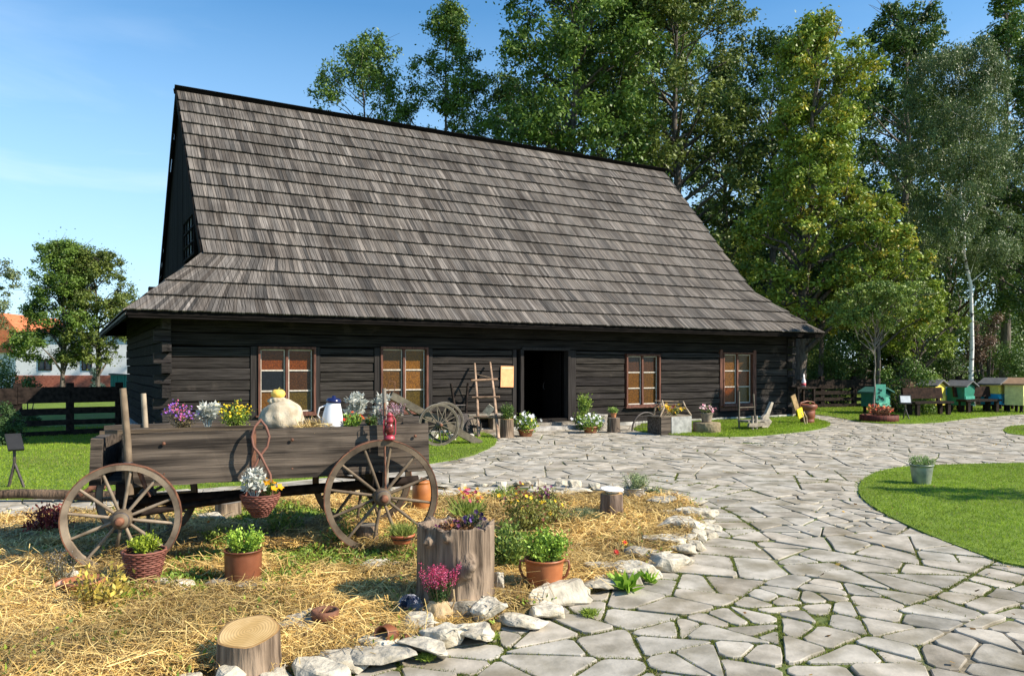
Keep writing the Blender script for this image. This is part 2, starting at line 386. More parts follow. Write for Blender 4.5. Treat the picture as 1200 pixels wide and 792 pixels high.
def rounded(p):
    q = []
    for i in range(len(p)):
        a = p[i]; b = p[(i + 1) % len(p)]; l = math.hypot(b[0] - a[0], b[1] - a[1])
        if l < .03: q.append(((a[0] + b[0]) / 2, (a[1] + b[1]) / 2)); continue
        t = min(.3, .035 / l)
        q.append((a[0] + (b[0] - a[0]) * t, a[1] + (b[1] - a[1]) * t))
        if l > .3:
            j = rs.uniform(-.008, .008); q.append(((a[0] + b[0]) / 2 + j, (a[1] + b[1]) / 2 - j))
        q.append((b[0] - (b[0] - a[0]) * t, b[1] - (b[1] - a[1]) * t))
    return q
mb = MB()
for p in stones:
    cx = sum(q[0] for q in p) / len(p); cy = sum(q[1] for q in p) / len(p)
    if abs(area(p)) < .02 or cy < .5: continue
    px_ = np.array([a[0] for a in p]); py_ = np.array([a[1] for a in p])
    if any(inpoly(px_, py_, P_).all() for P_ in (BED, LAWN_R, LAWN_L, STRIP, LAWN_H, ISLE)): continue
    hs = ((cx - HC[0]) * HD[0] + (cy - HC[1]) * HD[1]); hu = (-(cx - HC[0]) * HD[1] + (cy - HC[1]) * HD[0])
    if hu > -.05 and -0.5 < hs < HL + .3: continue
    q = inset(p, rs.choice([.005, .008, .011, .016]))
    if not q or abs(area(q)) < .015: continue
    q = rounded(q); n = len(q)
    if n < 4: continue
    if area(q) < 0: q = q[::-1]
    h = .030 + rs.uniform(-.006, .006); tx, ty = rs.uniform(-.007, .007), rs.uniform(-.007, .007)
    cx = sum(a[0] for a in q) / n; cy = sum(a[1] for a in q) / n
    def zz(x, y): return h + (x - cx) * tx + (y - cy) * ty
    v = []
    for (x, y) in q: v.append((x, y, 0.0))
    for (x, y) in q: v.append((x, y, zz(x, y) - .004))
    for (x, y) in q:
        l = math.hypot(x - cx, y - cy); k = 1 - .007 / max(l, .02); v.append((cx + (x - cx) * k, cy + (y - cy) * k, zz(x, y)))
    f = []
    for a in (0, 1):
        for k in range(n): f.append([a * n + k, a * n + (k + 1) % n, (a + 1) * n + (k + 1) % n, (a + 1) * n + k])
    f.append([2 * n + k for k in range(n)])
    t = rs.choice([rs.uniform(.88, 1.08), rs.uniform(.88, 1.08), rs.uniform(.72, 1.12)]); w = rs.uniform(-.01, .035)
    mb.raw(v, f, (t + w, t, t - w))
struct(mb.build('paved_path', M['stone']))

# grass blades
def scatter(poly, dens, box=None, ymax=99):
    xs = [p[0] for p in poly]; ys = [p[1] for p in poly]
    x0, x1, y0, y1 = box or (min(xs), max(xs), min(ys), max(ys))
    n = int(dens * (x1 - x0) * (y1 - y0)); X = R.uniform(x0, x1, n); Y = R.uniform(y0, y1, n)
    k = inpoly(X, Y, poly); X = X[k]; Y = Y[k]; return X + R.normal(size=len(X)) * .022, Y + R.normal(size=len(X)) * .022
def grass(name, X, Y, z, ln, wd, c1, c2, mix_=None):
    N = len(X); P = np.stack([X, Y, np.full(N, z)], 1); D = R.normal(size=(N, 3)) * [.45, .45, 0] + [0, 0, 1]; D /= np.linalg.norm(D, axis=1)[:, None]
    t = R.rand(N)[:, None]; pn = (np.sin(X * 1.7 + np.sin(Y * 1.1) * 2) * np.cos(Y * 1.3) * .5 + .5)[:, None]
    C = np.array(c1) * (1 - t) + np.array(c2) * t; C = C * (.8 + .4 * pn) ; dry = R.rand(N) < .05 + .12 * (np.sin(X * .9 + 2) * np.sin(Y * .8 + X * .4) > .45); C[dry] = [.3, .27, .1]
    b = MB().blades(P, D, ln * R.uniform(.6, 1.3, N), wd * R.uniform(.7, 1.3, N), C); return struct(b.build(name, M['blade']), 'stuff')
GC1, GC2 = (.15, .25, .015), (.36, .48, .04)
X, Y = scatter(LAWN_R, 2600, (3.6, 9.6, 4.6, 13.1)); grass('lawn_grass', X, Y, .03, .04, .006, GC1, GC2)
X, Y = scatter(LAWN_L, 900, (-12.5, 0, 8.6, 20)); grass('lawn_grass', X, Y, .03, .05, .009, GC1, GC2)
X, Y = scatter(STRIP, 1500); grass('lawn_grass', X, Y, .03, .06, .010, GC1, GC2)
X, Y = scatter(LAWN_H, 450, (8, 21, 20, 30)); grass('lawn_grass', X, Y, .03, .06, .014, GC1, GC2)
X, Y = scatter(ISLE, 900); grass('lawn_grass', X, Y, .03, .05, .010, GC1, GC2)
# moss and weeds in the joints close to the camera and beside the bed
JE = []
for p in stones:
    for i in range(len(p)):
        a = p[i]; b = p[(i + 1) % len(p)]
        if 2.6 < a[1] < 11.5 and -2.5 < a[0] < 8: JE.append((*a, *b))
JE = np.array(JE); jl = np.hypot(JE[:, 2] - JE[:, 0], JE[:, 3] - JE[:, 1]); jk = R.choice(len(JE), 230000, p=jl / jl.sum()); jt = R.rand(230000)
X = JE[jk, 0] + (JE[jk, 2] - JE[jk, 0]) * jt + R.normal(size=230000) * .009; Y = JE[jk, 1] + (JE[jk, 3] - JE[jk, 1]) * jt + R.normal(size=230000) * .009
wgt = (np.sin(X * 2.3 + 1) * np.sin(Y * 1.9 + X) + np.sin(X * .9 - Y * 1.3)) * .5
bedd = np.abs(X - np.interp(Y, [3.5, 4.5, 5.2, 6, 7, 8], [-1.2, -.1, .7, 1.4, 1.9, 2.1]))
k = (wgt + R.normal(size=len(X)) * .15 > .30) | (bedd < .4); k &= ~inpoly(X, Y, BED) & ~inpoly(X, Y, LAWN_R)
grass('joint_moss', X[k][:110000], Y[k][:110000], .014, .024, .005, (.10, .15, .02), (.24, .26, .05))

X = R.uniform(-3, 16, 900); Y = R.uniform(3.5, 24, 900); N = len(X); nn = R.normal(size=(N, 3)) * .35 + [0, 0, 1]; D = np.cross(nn, R.normal(size=(N, 3))); D /= np.linalg.norm(D, axis=1)[:, None]
t = R.rand(N)[:, None]; o = MB().leaves(np.stack([X, Y, np.full(N, .047)], 1), D, R.uniform(.025, .06, N), R.uniform(.02, .04, N), np.array([.12, .06, .02]) * (1 - t) + np.array([.38, .24, .05]) * t, nn).build('fallen_leaves', M['leaf']); struct(o, 'stuff')
# planting bed: gently heaped soil under straw
def bz(x, y): return .055 + .018 * np.sin(x * 2.1 + .4) * np.sin(y * 1.7) + .012 * np.sin(x * 5.3 + y * 4.1)
gx = np.arange(-9, 2.6, .07); gy = np.arange(2.5, 9.6, .07)
GX, GY = np.meshgrid(gx, gy); ins = inpoly(GX, GY, BED)
Z = np.where(ins, bz(GX, GY) + R.normal(size=GX.shape) * .006, 0.0)
idx = np.arange(GX.size).reshape(GX.shape)
q = np.stack([idx[:-1, :-1], idx[:-1, 1:], idx[1:, 1:], idx[1:, :-1]], -1).reshape(-1, 4)
keep = ins.ravel()[q].any(1)
struct(MB().raw(np.stack([GX.ravel(), GY.ravel(), Z.ravel()], 1), q[keep], W1, True).build('planting_bed', M['bed']))
def greenish(X, Y):
    """where low green plants cover the bed"""
    g = np.zeros(X.shape)
    for (px, py, rx, ry) in ((240, 690, .8, .25), (400, 665, 1.0, .35), (60, 655, .3, .15), (230, 665, .5, .2), (150, 720, .25, .12), (320, 655, .6, .2), (330, 612, 1.3, .6), (200, 700, .5, .12), (310, 690, .5, .14), (440, 672, .6, .15), (120, 640, .5, .2), (700, 640, .15, .1), (600, 655, .4, .4), (640, 600, .3, .3), (470, 640, .4, .4)):
        cx, cy = G(px, py); g = np.maximum(g, 1 - ((X - cx) / rx) ** 2 - ((Y - cy) / ry) ** 2)
    return g + R.normal(size=X.shape) * .25
X, Y = scatter(BED, 5200, (-6.5, 2.3, 2.9, 9)); 
e_ = .10; k = inpoly(X + e_, Y, BED) & inpoly(X - e_, Y, BED) & inpoly(X, Y + e_, BED) & inpoly(X, Y - e_, BED) & (greenish(X, Y) < .35) & (R.rand(len(X)) < np.clip(8.5 / Y ** 1.1, .35, 1)); X = X[k]; Y = Y[k]; N = len(X)
th = R.uniform(0, math.pi, N) + np.sin(X * 2 + Y) * .8; D = np.stack([np.cos(th), np.sin(th), R.normal(size=N) * .22], 1); D /= np.linalg.norm(D, axis=1)[:, None]
Ln = R.gamma(3, .035, N) + .04; Wd = R.uniform(.0028, .0055, N) * np.clip(Y / 5, .9, 1.5)
P0 = np.stack([X, Y, bz(X, Y) + R.uniform(0, .04, N)], 1); P0[:, 2] += np.abs(D[:, 2]) * Ln * .5
sdv = np.stack([-D[:, 1], D[:, 0], R.normal(size=N) * .3], 1); bow = R.normal(size=(N, 3)) * .05 * [1, 1, .6]; bow[:, 2] = np.abs(bow[:, 2])
a = P0 - D * Ln[:, None] / 2; c = P0 + D * Ln[:, None] / 2; m = P0 + bow * Ln[:, None] * 3
w = sdv * Wd[:, None] / 2
V = np.stack([a - w, a + w, m - w, m + w, c - w, c + w], 1).reshape(-1, 3); b0 = np.arange(N)[:, None] * 6
Fq = np.concatenate([b0 + [0, 1, 3, 2], b0 + [2, 3, 5, 4]], 0)
t = R.rand(N)[:, None]; pal = np.array([.50, .30, .07]) * (1 - t) + np.array([1.0, .75, .30]) * t
pt = (np.sin(X * 3.1 + 2 * np.sin(Y * 2.3)) * .5 + .5)[:, None]; pal = pal * (.55 + .5 * pt); old = R.rand(N) < .12; pal[old] = [.22, .13, .05]
struct(MB().raw(V, Fq, np.concatenate([pal, pal], 0)).build('straw', M['straw']), 'stuff')
X, Y = scatter(BED, 2600, (-6.5, 2.3, 2.9, 9)); k = greenish(X, Y) > .25; X = X[k]; Y = Y[k]; N = len(X)
D = R.normal(size=(N, 3)) * [1, 1, .3] + [0, 0, .8]; D /= np.linalg.norm(D, axis=1)[:, None]; t = R.rand(N)[:, None]
C = np.array([.05, .10, .014]) * (1 - t) + np.array([.20, .27, .035]) * t
b = MB().leaves(np.stack([X, Y, bz(X, Y) + R.uniform(0, .07, N) * (.5 + .5 * np.sin(X * 7))], 1), D, R.uniform(.02, .05, N), R.uniform(.012, .022, N), C)
struct(b.build('ground_cover', M['leaf']), 'stuff')

# ================================================================= LOG HOUSE
house = thing('log_house', 'long dark timber log house with steep grey shingle roof and open doorway', 'house', (HC[0], HC[1], 0), HA)
ZE = 2.64; ZG = 3.98; ZR = 8.76; S0 = .87; OV = .70; UG = .75
def ws(px):
    r = (px - 600) / F; return (-HC[0] + HC[1] * r) / (HD[0] - HD[1] * r)
def wz(px, py): return ZP(py, HC[1] + HD[1] * ws(px))
# roof profile: u (in from the front wall) -> z
PU = [-OV, -.35, .1, UG, 1.3, 2.2, 3.4, HW / 2]; PZ = [ZE, 2.95, 3.365, 3.99, 4.57, 5.58, 6.96, ZR]
fine = np.linspace(-OV, HW / 2, 240); fz = np.interp(fine, PU, PZ)
ker = np.ones(31) / 31; fzs = np.convolve(np.pad(fz, 15, mode='reflect', reflect_type='odd'), ker, 'valid')
arc = np.concatenate([[0], np.cumsum(np.hypot(np.diff(fine), np.diff(fzs)))])
def prof(a): return np.interp(a, arc, fine), np.interp(a, arc, fzs)
LA = arc[-1]
def sl(z):   # inset of the roof's left edge (hips below the gable, straight rake above)
    return -OV + (S0 + OV) * np.clip((z - ZE) / (ZG - ZE), 0, 1)
def shingles(mb, front=True, sides=False):
    nrow = 17; cl = LA / nrow
    for r in range(nrow):
        a0 = r * cl - .02; a1 = min(a0 + cl * 1.22, LA)
        u0, z0 = prof(max(a0, 0)); u1, z1 = prof(a1); um, zm = prof((a0 + a1) / 2)
        if r == 0: u0 -= .02; z0 -= .015
        tx, tz = u1 - u0, z1 - z0; l = math.hypot(tx, tz); nu, nz = -tz / l, tx / l
        s = -OV if r * cl < 1.97 else S0 - .12
        x = sl(z0 if r else ZE); x = min(x, S0 - .02) if z0 > ZG else x
        xe = HL - x
        while x < xe:
            w = random.uniform(.05, .115); x2 = min(x + w, xe)
            # fan near the hips
            def fan(xx, zt, zb):
                d = (sl(zt) - sl(zb)) if zb < ZG else 0
                fl = max(0, 1 - (xx - sl(zb)) / 2.6); fr = max(0, 1 - (HL - sl(zb) - xx) / 2.6)
                return xx + d * fl - d * fr
            j = random.uniform(-.008, .008); off0 = .068 + random.uniform(0, .008); off1 = .012; th = .028
            g = .004
            xb0, xb1 = x + g, x2 - g; xt0, xt1 = fan(x, z1, z0) + g, fan(x2, z1, z0) - g
            dz = j
            b = [(xb0, u0 + nu * off0 + tx / l * dz, z0 + nz * off0 + tz / l * dz), (xb1, u0 + nu * off0 + tx / l * dz, z0 + nz * off0 + tz / l * dz),
                 (xt1, u1 + nu * off1, z1 + nz * off1), (xt0, u1 + nu * off1, z1 + nz * off1)]
            lo = [(p[0], p[1] - nu * th, p[2] - nz * th) for p in b]
            if not front: b = [(HL - p[0], HW - p[1], p[2]) for p in b]; lo = [(HL - p[0], HW - p[1], p[2]) for p in lo]
            t = random.gauss(1.0, .3); t = max(.45, min(1.9, t)); c = random.uniform(-.03, .03)
            fc = [[0, 1, 2, 3], [7, 6, 5, 4], [4, 5, 1, 0], [5, 6, 2, 1], [7, 4, 0, 3]]
            mb.raw(b + lo, fc, (t + c, t, t - c)); x = x2
mb = MB(); shingles(mb, True); shingles(mb, False); roof = mb.build('roof', M['shingle'], house)
# deck boards under the shingles (closed roof body), hips with their own shingles
mb = MB()
us = [prof(LA * k / 14) for k in range(15)]
for fr in (0, 1):
    v = []
    for (u, z) in us:
        e = min(sl(z), S0 - .01) + .03
        for s_ in (e, HL - e):
            for dz in (0, -.07): v.append((s_ if not fr else HL - s_, u if not fr else HW - u, z + dz))
    f = []
    for k in range(14):
        a = 4 * k; b = a + 4
        f += [[a, a + 2, b + 2, b], [a + 1, b + 1, b + 3, a + 3], [a, b, b + 1, a + 1], [a + 2, a + 3, b + 3, b + 2]]
    f.append([0, 1, 3, 2]); mb.raw(v, f)
mb.build('roof_deck', M['black'], house)
mb = MB()
for side in (0, 1):
    for r in range(4):
        z0 = ZE + (ZG - ZE) * r / 4; z1 = z0 + (ZG - ZE) / 4 * 1.15
        def hs(z): return -OV + (S0 + OV) * (z - ZE) / (ZG - ZE)
        def hu(z): return float(np.interp(z, fzs, fine))
        y = hu(z0) + .0
        while y < HW - hu(z0):
            y2 = min(y + random.uniform(.08, .15), HW - hu(z0))
            t = random.gauss(1, .18)
            def cl_(yy, z): return min(max(yy, hu(z)), HW - hu(z))
            b = [(hs(z0) - .03, y + .003, z0 + .03), (hs(z0) - .03, y2 - .003, z0 + .03), (hs(z1), cl_(y2, z1), z1 + .01), (hs(z1), cl_(y, z1), z1 + .01)]
            if side: b = [(HL - p[0], p[1], p[2]) for p in b]
            lo = [(p[0], p[1], p[2] - .025) for p in b]
            mb.raw(b + lo, [[0, 1, 2, 3], [7, 6, 5, 4], [4, 5, 1, 0], [5, 6, 2, 1], [7, 4, 0, 3]], (t, t, t)); y = y2
    b = [(-OV, -OV, ZE - .02), (-OV, HW + OV, ZE - .02), (S0, HW - UG, ZG - .04), (S0, UG, ZG - .04)]
    if side: b = [(HL - p[0], p[1], p[2]) for p in b]
    mb.raw(b + [(p[0], p[1], p[2] - .05) for p in b], [[0, 1, 2, 3], [7, 6, 5, 4], [4, 5, 1, 0], [5, 6, 2, 1], [6, 7, 3, 2], [7, 4, 0, 3]], (.8, .8, .8))
    mb.build('hip_roof', M['shingle_end'], house); mb = MB()
mb = MB()
n = 12
for k in range(n):
    x0 = S0 - .08 + (HL - 2 * S0 + .16) * k / n; x1 = S0 - .08 + (HL - 2 * S0 + .16) * (k + 1) / n
    mb.box(((x0 + x1) / 2, HW / 2 + .10, ZR + .0), (x1 - x0 - .004, .03, .22), (-.75, 0, 0), col=(1, 1, 1))
    mb.box(((x0 + x1) / 2, HW / 2 - .05, ZR + .035), (x1 - x0 - .004, .03, .18), (.75, 0, 0), col=(.8, .8, .8))
mb.build('ridge_board', M['black'], house)
# gables
mb = MB(); win_u = (1.93, 3.82)
for side in (0, 1):
    gx_ = S0 + .06 if not side else HL - S0 - .06
    u = UG - .0; 
    while u < HW - UG:
        u2 = min(u + .22, HW - UG)
        def top(uu): return float(np.interp(min(uu, HW - uu), fine, fzs)) - .06
        segs = [(ZG - .4, top(u), top(u2))]
        if not side and u2 > win_u[0] and u < win_u[1]: segs = [(ZG - .4, 4.12, 4.12), (5.16, top(u), top(u2))]
        for (zb, za, zc) in segs:
            if za <= zb: continue
            p = [(u + .004, zb), (u2 - .004, zb), (u2 - .004, zc), (u + .004, za)]
            d = random.uniform(0, .012); t = random.uniform(.7, 1.4)
            mb.prism(p, gx_ - d, gx_ + .05, (t, t, t), 'yz')
        u = u2
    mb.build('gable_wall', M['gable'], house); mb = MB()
# rake boards on gables
mb = MB()
for side in (0, 1):
    for fr in (0, 1):
        pts = [prof(LA * t) for t in np.linspace(.235, .995, 14)]
        for k in range(13):
            (u0, z0), (u1, z1) = pts[k], pts[k + 1]
            p = [(u0, z0 + .03), (u1, z1 + .03), (u1, z1 - .22), (u0, z0 - .22)]
            if fr: p = [(HW - a, b) for a, b in p]
            x = S0 - .05 if not side else HL - S0 + .02
            mb.prism(p, x, x + .03, W1, 'yz')
        mb.build('rake_board', M['black'], house); mb = MB()
# gable window; pale blue pane colour stands in for reflected sky
gw = MB()
u0, u1, z0, z1 = 1.95, 3.80, 4.14, 5.14
for (a, b, c, d) in ((u0, u1, z0, z0 + .06), (u0, u1, z1 - .06, z1), (u0, u0 + .06, z0 + .06, z1 - .06), (u1 - .06, u1, z0 + .06, z1 - .06)):
    gw.box((S0 + .02, (a + b) / 2, (c + d) / 2), (.08, b - a - .002, d - c - .002))
for k in (1, 2, 3): gw.box((S0 + .01, u0 + (u1 - u0) * k / 4, (z0 + z1) / 2), (.05, .045, z1 - z0 - .13))
for k in (1, 2): gw.box((S0 + .0, (u0 + u1) / 2, z0 + (z1 - z0) * k / 3), (.03, u1 - u0 - .13, .035))
g_ = gw.build('window', M['black'], house, label='small many paned window high in the gable')
M['pane'] = mat('sky_tint_pane', (.45, .55, .7), (.8, .9, 1.0), (1.5, 1.5, 1.5), .12, 0, spec=.8)
for a in range(4):
    for b in range(3):
        MB().box((S0 + .035, u0 + (u1 - u0) * (a + .5) / 4, z0 + (z1 - z0) * (b + .5) / 3), (.006, (u1 - u0) / 4 - .05, (z1 - z0) / 3 - .04)).build('pane', M['pane'], g_)

# front wall
WT = 3.02
wins = []
for (x0, x1, y0, y1) in ((305, 367, 409, 483), (448, 499, 409, 481), (735, 771.5, 417, 474), (848, 881, 415, 472.5)):
    s0_, s1_ = ws(x0), ws(x1); pm = (x0 + x1) / 2; wins.append([s0_, s1_, wz(pm, y1), wz(pm, y0)])
ds0, ds1, dz1 = ws(613), ws(665), 2.02
wall = MB()
def planks(mb, s0_, s1_, z0, z1, y=0.0, hgt=.205, th=.16, seed=0, cm=1.0):
    rr = random.Random(seed); z = z0
    while z < z1 - .01:
        h = min(hgt * rr.uniform(.8, 1.25), z1 - z)
        if z1 - z - h < .08: h = z1 - z
        t = rr.uniform(.75, 1.3) * cm; off = rr.uniform(-.012, .012); nx = max(2, int((s1_ - s0_) / .4))
        v = []; f = []
        gp = rr.uniform(.004, .009)
        for i in range(nx + 1):
            x = s0_ + (s1_ - s0_) * i / nx; ja = rr.uniform(-.002, .007); jb = rr.uniform(-.007, .002); jc = rr.uniform(-.008, .008)
            for (yy_, zz_) in ((off + jc, z + gp + ja + .008), (off + .012 + jc, z + gp + ja), (th, z + gp), (th, z + h - gp), (off + .012 + jc, z + h - gp + jb), (off + jc, z + h - gp + jb - .008)):
                v.append((x, y + yy_, zz_))
        for i in range(nx):
            for k in range(6): f.append([6 * i + k, 6 * i + 6 + k, 6 * i + 6 + (k + 1) % 6, 6 * i + (k + 1) % 6])
        f.append([0, 1, 2, 3, 4, 5]); f.append([6 * nx + k for k in (5, 4, 3, 2, 1, 0)])
        mb.raw(v, f, (t, t, t * rr.uniform(.92, 1.0))); z += h
edges = [(.12, ws(293)), (ws(375.5), ws(438)), (ws(507), ws(600)), (ws(675), wins[2][0] - .1), (wins[2][1] + .1, wins[3][0] - .17), (wins[3][1] + .17, HL - .1)]
for i, (a, b) in enumerate(edges): planks(wall, a, b, .28, 2.02, seed=i * 7 + 1)
planks(wall, .12, HL - .1, 2.03, WT, seed=90, hgt=.3, cm=.8)  # upper planks tinted darker, eave shade partly put into their colour
planks(wall, .02, HL, .10, .28, y=-.035, hgt=.2, seed=91, cm=.8)
for i in (0, 1, 2, 3):
    a, b, c, d = wins[i]; e = .1 if i == 2 else (.17 if i == 3 else .0)
    planks(wall, a - e if i > 1 else ws((293, 438)[i]) + .2, b + e if i > 1 else ws((375.5, 507)[i]) - .14, .28, c - .05, seed=50 + i)
    if d < 2.02 and i > 1: planks(wall, a - e, b + e, d + .05, 2.02, seed=60 + i, hgt=.1)
wall.build('log_wall', M['log'], house)
mb = MB()   # side, back and backing walls
planks(mb, .1, HL - .1, .1, WT, y=HW - .16, seed=3, cm=.6)
sw = MB()
def sideplanks(mb, x, flip, seed):
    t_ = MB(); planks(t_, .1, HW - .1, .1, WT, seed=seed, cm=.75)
    V = np.concatenate(t_.V); V2 = V.copy(); V2[:, 0] = x + (V[:, 1] if not flip else -V[:, 1]); V2[:, 1] = V[:, 0]
    t_.V = [V2]; mb.V.append(V2); mb.L.append(np.concatenate(t_.L) + mb.n); mb.S.append(np.concatenate(t_.S)); mb.C.append(np.concatenate(t_.C)); mb.SM.append(np.concatenate(t_.SM)); mb.n += len(V2)
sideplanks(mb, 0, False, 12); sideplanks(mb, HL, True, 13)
mb.build('log_wall', M['log'], house)
mb = MB()
for (a, b, c, d) in ((.2, ds0, .1, 3.0), (ds1, HL - .2, .1, 3.0), (ds0, ds1, dz1, 3.0)): mb.box(((a + b) / 2, .21, (c + d) / 2), (b - a, .06, d - c))
mb.box((HL / 2, HW / 2, 2.95), (HL - .4, HW - .5, .05)); mb.box((HL / 2, HW / 2, .12), (HL - .4, HW - .5, .05))
mb.box((ds0 - .3, 2.0, 1.5), (.06, 3.4, 2.8)); mb.box((ds1 + .5, 2.0, 1.5), (.06, 3.4, 2.8)); mb.box(((ds0 + ds1) / 2, 3.7, 1.5), (2.6, .06, 2.8))
mb.build('inner_wall', M['black'], house)
# corner log ends
for (cx, lab) in ((0.0, None), (HL, None)):
    mb = MB(); z = .12; k = 0
    while z < WT:
        h = random.uniform(.2, .27); sx = random.uniform(.20, .26)
        t = random.uniform(.7, 1.3); w = .17 + random.uniform(-.015, .03)
        if k % 2 == 0: mb.box((cx + (.06 if cx == 0 else -.06), -.04, z + h / 2), (w, sx + .1, h - .02), (0, random.uniform(-.05, .05), 0), col=(t, t, t), jit=.012, nx=2)
        else: mb.box((cx + (.0 if cx == 0 else 0), .06, z + h / 2), (w + .14, sx, h - .02), (random.uniform(-.05, .05), 0, 0), col=(t, t, t), jit=.012, nx=2)
        z += h; k += 1
    mb.build('corner_logs', M['log'], house)
# posts
for (a, b) in ((ws(293.3), ws(302)), (ws(369), ws(375.2)), (ws(438.3), ws(446)), (ws(501), ws(506.7)), (ws(600.3), ws(605)), (ws(666.5), ws(674.7))):
    MB().box(((a + b) / 2, .06, 1.16), (b - a - .01, .16, 1.74), col=(.9, .9, .9), jit=.003).build('post', M['post'], house)
# foundation
mb = MB(); x = -.05
while x < HL + .05:
    w = random.uniform(.35, .8); x2 = min(x + w, HL + .05); t = random.uniform(.8, 1.1)
    mb.box(((x + x2) / 2, .02 + random.uniform(-.03, .02), .04), (x2 - x - .01, .26, .13), col=(t, t, t * .97), jit=.012); x = x2
mb.box((-.02, HW / 2, .04), (.2, HW - .3, .13)); mb.box((HL + .02, HW / 2, .04), (.2, HW - .3, .13))
mb.build('foundation', M['found'], house)
# eaves: plate, rafter tails, fascia
mb = MB(); mb.box((HL / 2, -.06, WT + .06), (HL + .5, .2, .16), nx=20, jit=.004); mb.box((-.06, HW / 2, WT + .06), (.2, HW - .2, .16)); mb.box((HL + .06, HW / 2, WT + .06), (.2, HW - .2, .16))
mb.build('wall_plate', M['black'], house)
mb = MB()
for k in range(20):
    x = .3 + (HL - .6) * k / 19
    MB().box((x, -.3, 2.83), (.1, .85, .1), (.66, 0, 0)).build('rafter', M['black'], house)
mb = MB(); mb.box((HL / 2, -OV + .03, ZE - .075), (HL + 2 * OV - .1, .03, .09), nx=24, jit=.003); mb.box((-OV + .03, HW / 2, ZE - .075), (.03, HW + 2 * OV - .12, .09)); mb.box((HL + OV - .03, HW / 2, ZE - .075), (.03, HW + 2 * OV - .12, .09))
mb.build('fascia', M['black'], house)
# door
mb = MB()
mb.box(((ds0 + ds1) / 2, .05, 2.06), (ds1 - ds0 + .1, .2, .07)); mb.box((ds0 - .05, .05, 1.13), (.09, .2, 1.82), col=(.9, .9, .9)); mb.box((ds1 + .03, .05, 1.13), (.07, .2, 1.82), col=(.9, .9, .9))
df = mb.build('door_frame', M['post'], house)
MB().box(((ds0 + ds1) / 2, -.0, .14), (ds1 - ds0 + .1, .5, .1), jit=.006).build('threshold', M['greywood'], house)
mb = MB(); mb.box(((ds0 + ds1) / 2, -.35, .055), (ds1 - ds0 + .35, .5, .12), jit=.01, nx=4).build('door_step', M['found'], house)
mb = MB()
for k in range(5): mb.box((ds1 - .03, .36 + k * .17, 1.08), (.04, .165, 1.8), col=(1.0 + .2 * (k % 2),) * 3)
dr = mb.build('door', M['black'], house, label='dark plank door standing open inwards')
MB().tube([(ds1 - .07, .98, 1.0), (ds1 - .11, 1.0, 1.03), (ds1 - .11, 1.0, 1.15), (ds1 - .07, .98, 1.18)], .01, 6).build('handle', M['iron'], dr)
# windows
AM = [(.22, .09, .008), (.30, .125, .012), (.17, .075, .008), (.24, .06, .008), (.13, .085, .008), (.012, .014, .02), (.09, .035, .01), (.25, .24, .22)]
pcs = [[3, 3, 5, 6, 0, 4], [0, 1, 2, 1, 6, 4], [6, 6, 0, 2, 0, 2], [0, 2, 0, 3, 3, 4]]
for i, (a, b, c, d) in enumerate(wins):
    fr = MB(); e = .05; o_ = .10 if i < 2 else .06
    for (p, q_, r_, s_) in ((a - e, b + e, c - e, c), (a - e, b + e, d, d + e), (a - e, a, c, d), (b, b + e, c, d)):
        fr.box(((p + q_) / 2, .03, (r_ + s_) / 2), (q_ - p - .003, .16, s_ - r_ - .003), jit=.001)
    m_ = (a + b) / 2; fr.box((m_, .035, (c + d) / 2), (.055, .06, d - c - .004))
    fr.box(((a + b) / 2, -.06, c - e - .015), (b - a + .22, .1, .03)); 
    if i == 3:
        fr.box((a - .11, .02, (c + d) / 2), (.11, .10, d - c + .25)); fr.box((b + .11, .02, (c + d) / 2), (.11, .10, d - c + .25)); fr.box(((a + b) / 2, .02, c - .16), (b - a + .34, .10, .10), col=(.8, .8, .8))
    w = fr.build('window', M['casing'], house)
    sa = MB()
    for (p, q_) in ((a + .012, m_ - .035), (m_ + .035, b - .012)):
        for (x0, x1, z0, z1) in ((p, p + .022, c + .01, d - .01), (q_ - .022, q_, c + .01, d - .01)): sa.box(((x0 + x1) / 2, .07, (z0 + z1) / 2), (x1 - x0, .03, z1 - z0))
        for k in range(4):
            z0 = c + .02 + (d - c - .04) * k / 3; sa.box(((p + q_) / 2, .068, z0), (q_ - p - .047, .026, .028))
    sa.build('sash', M['muntin'], w)
    for r_ in range(3):
        for ci, (p, q_) in enumerate(((a + .012, m_ - .035), (m_ + .035, b - .012))):
            z0 = c + (d - c) * (2 - r_) / 3; col = AM[pcs[i][r_ * 2 + ci]]
            MB().box(((p + q_) / 2, .08, z0 + (d - c) / 6), (q_ - p - .03, .008, (d - c) / 3 - .02), (random.uniform(-.02, .02), 0, random.uniform(-.02, .02)), col=tuple(x * .75 for x in col)).build('pane', M['glass'], w)
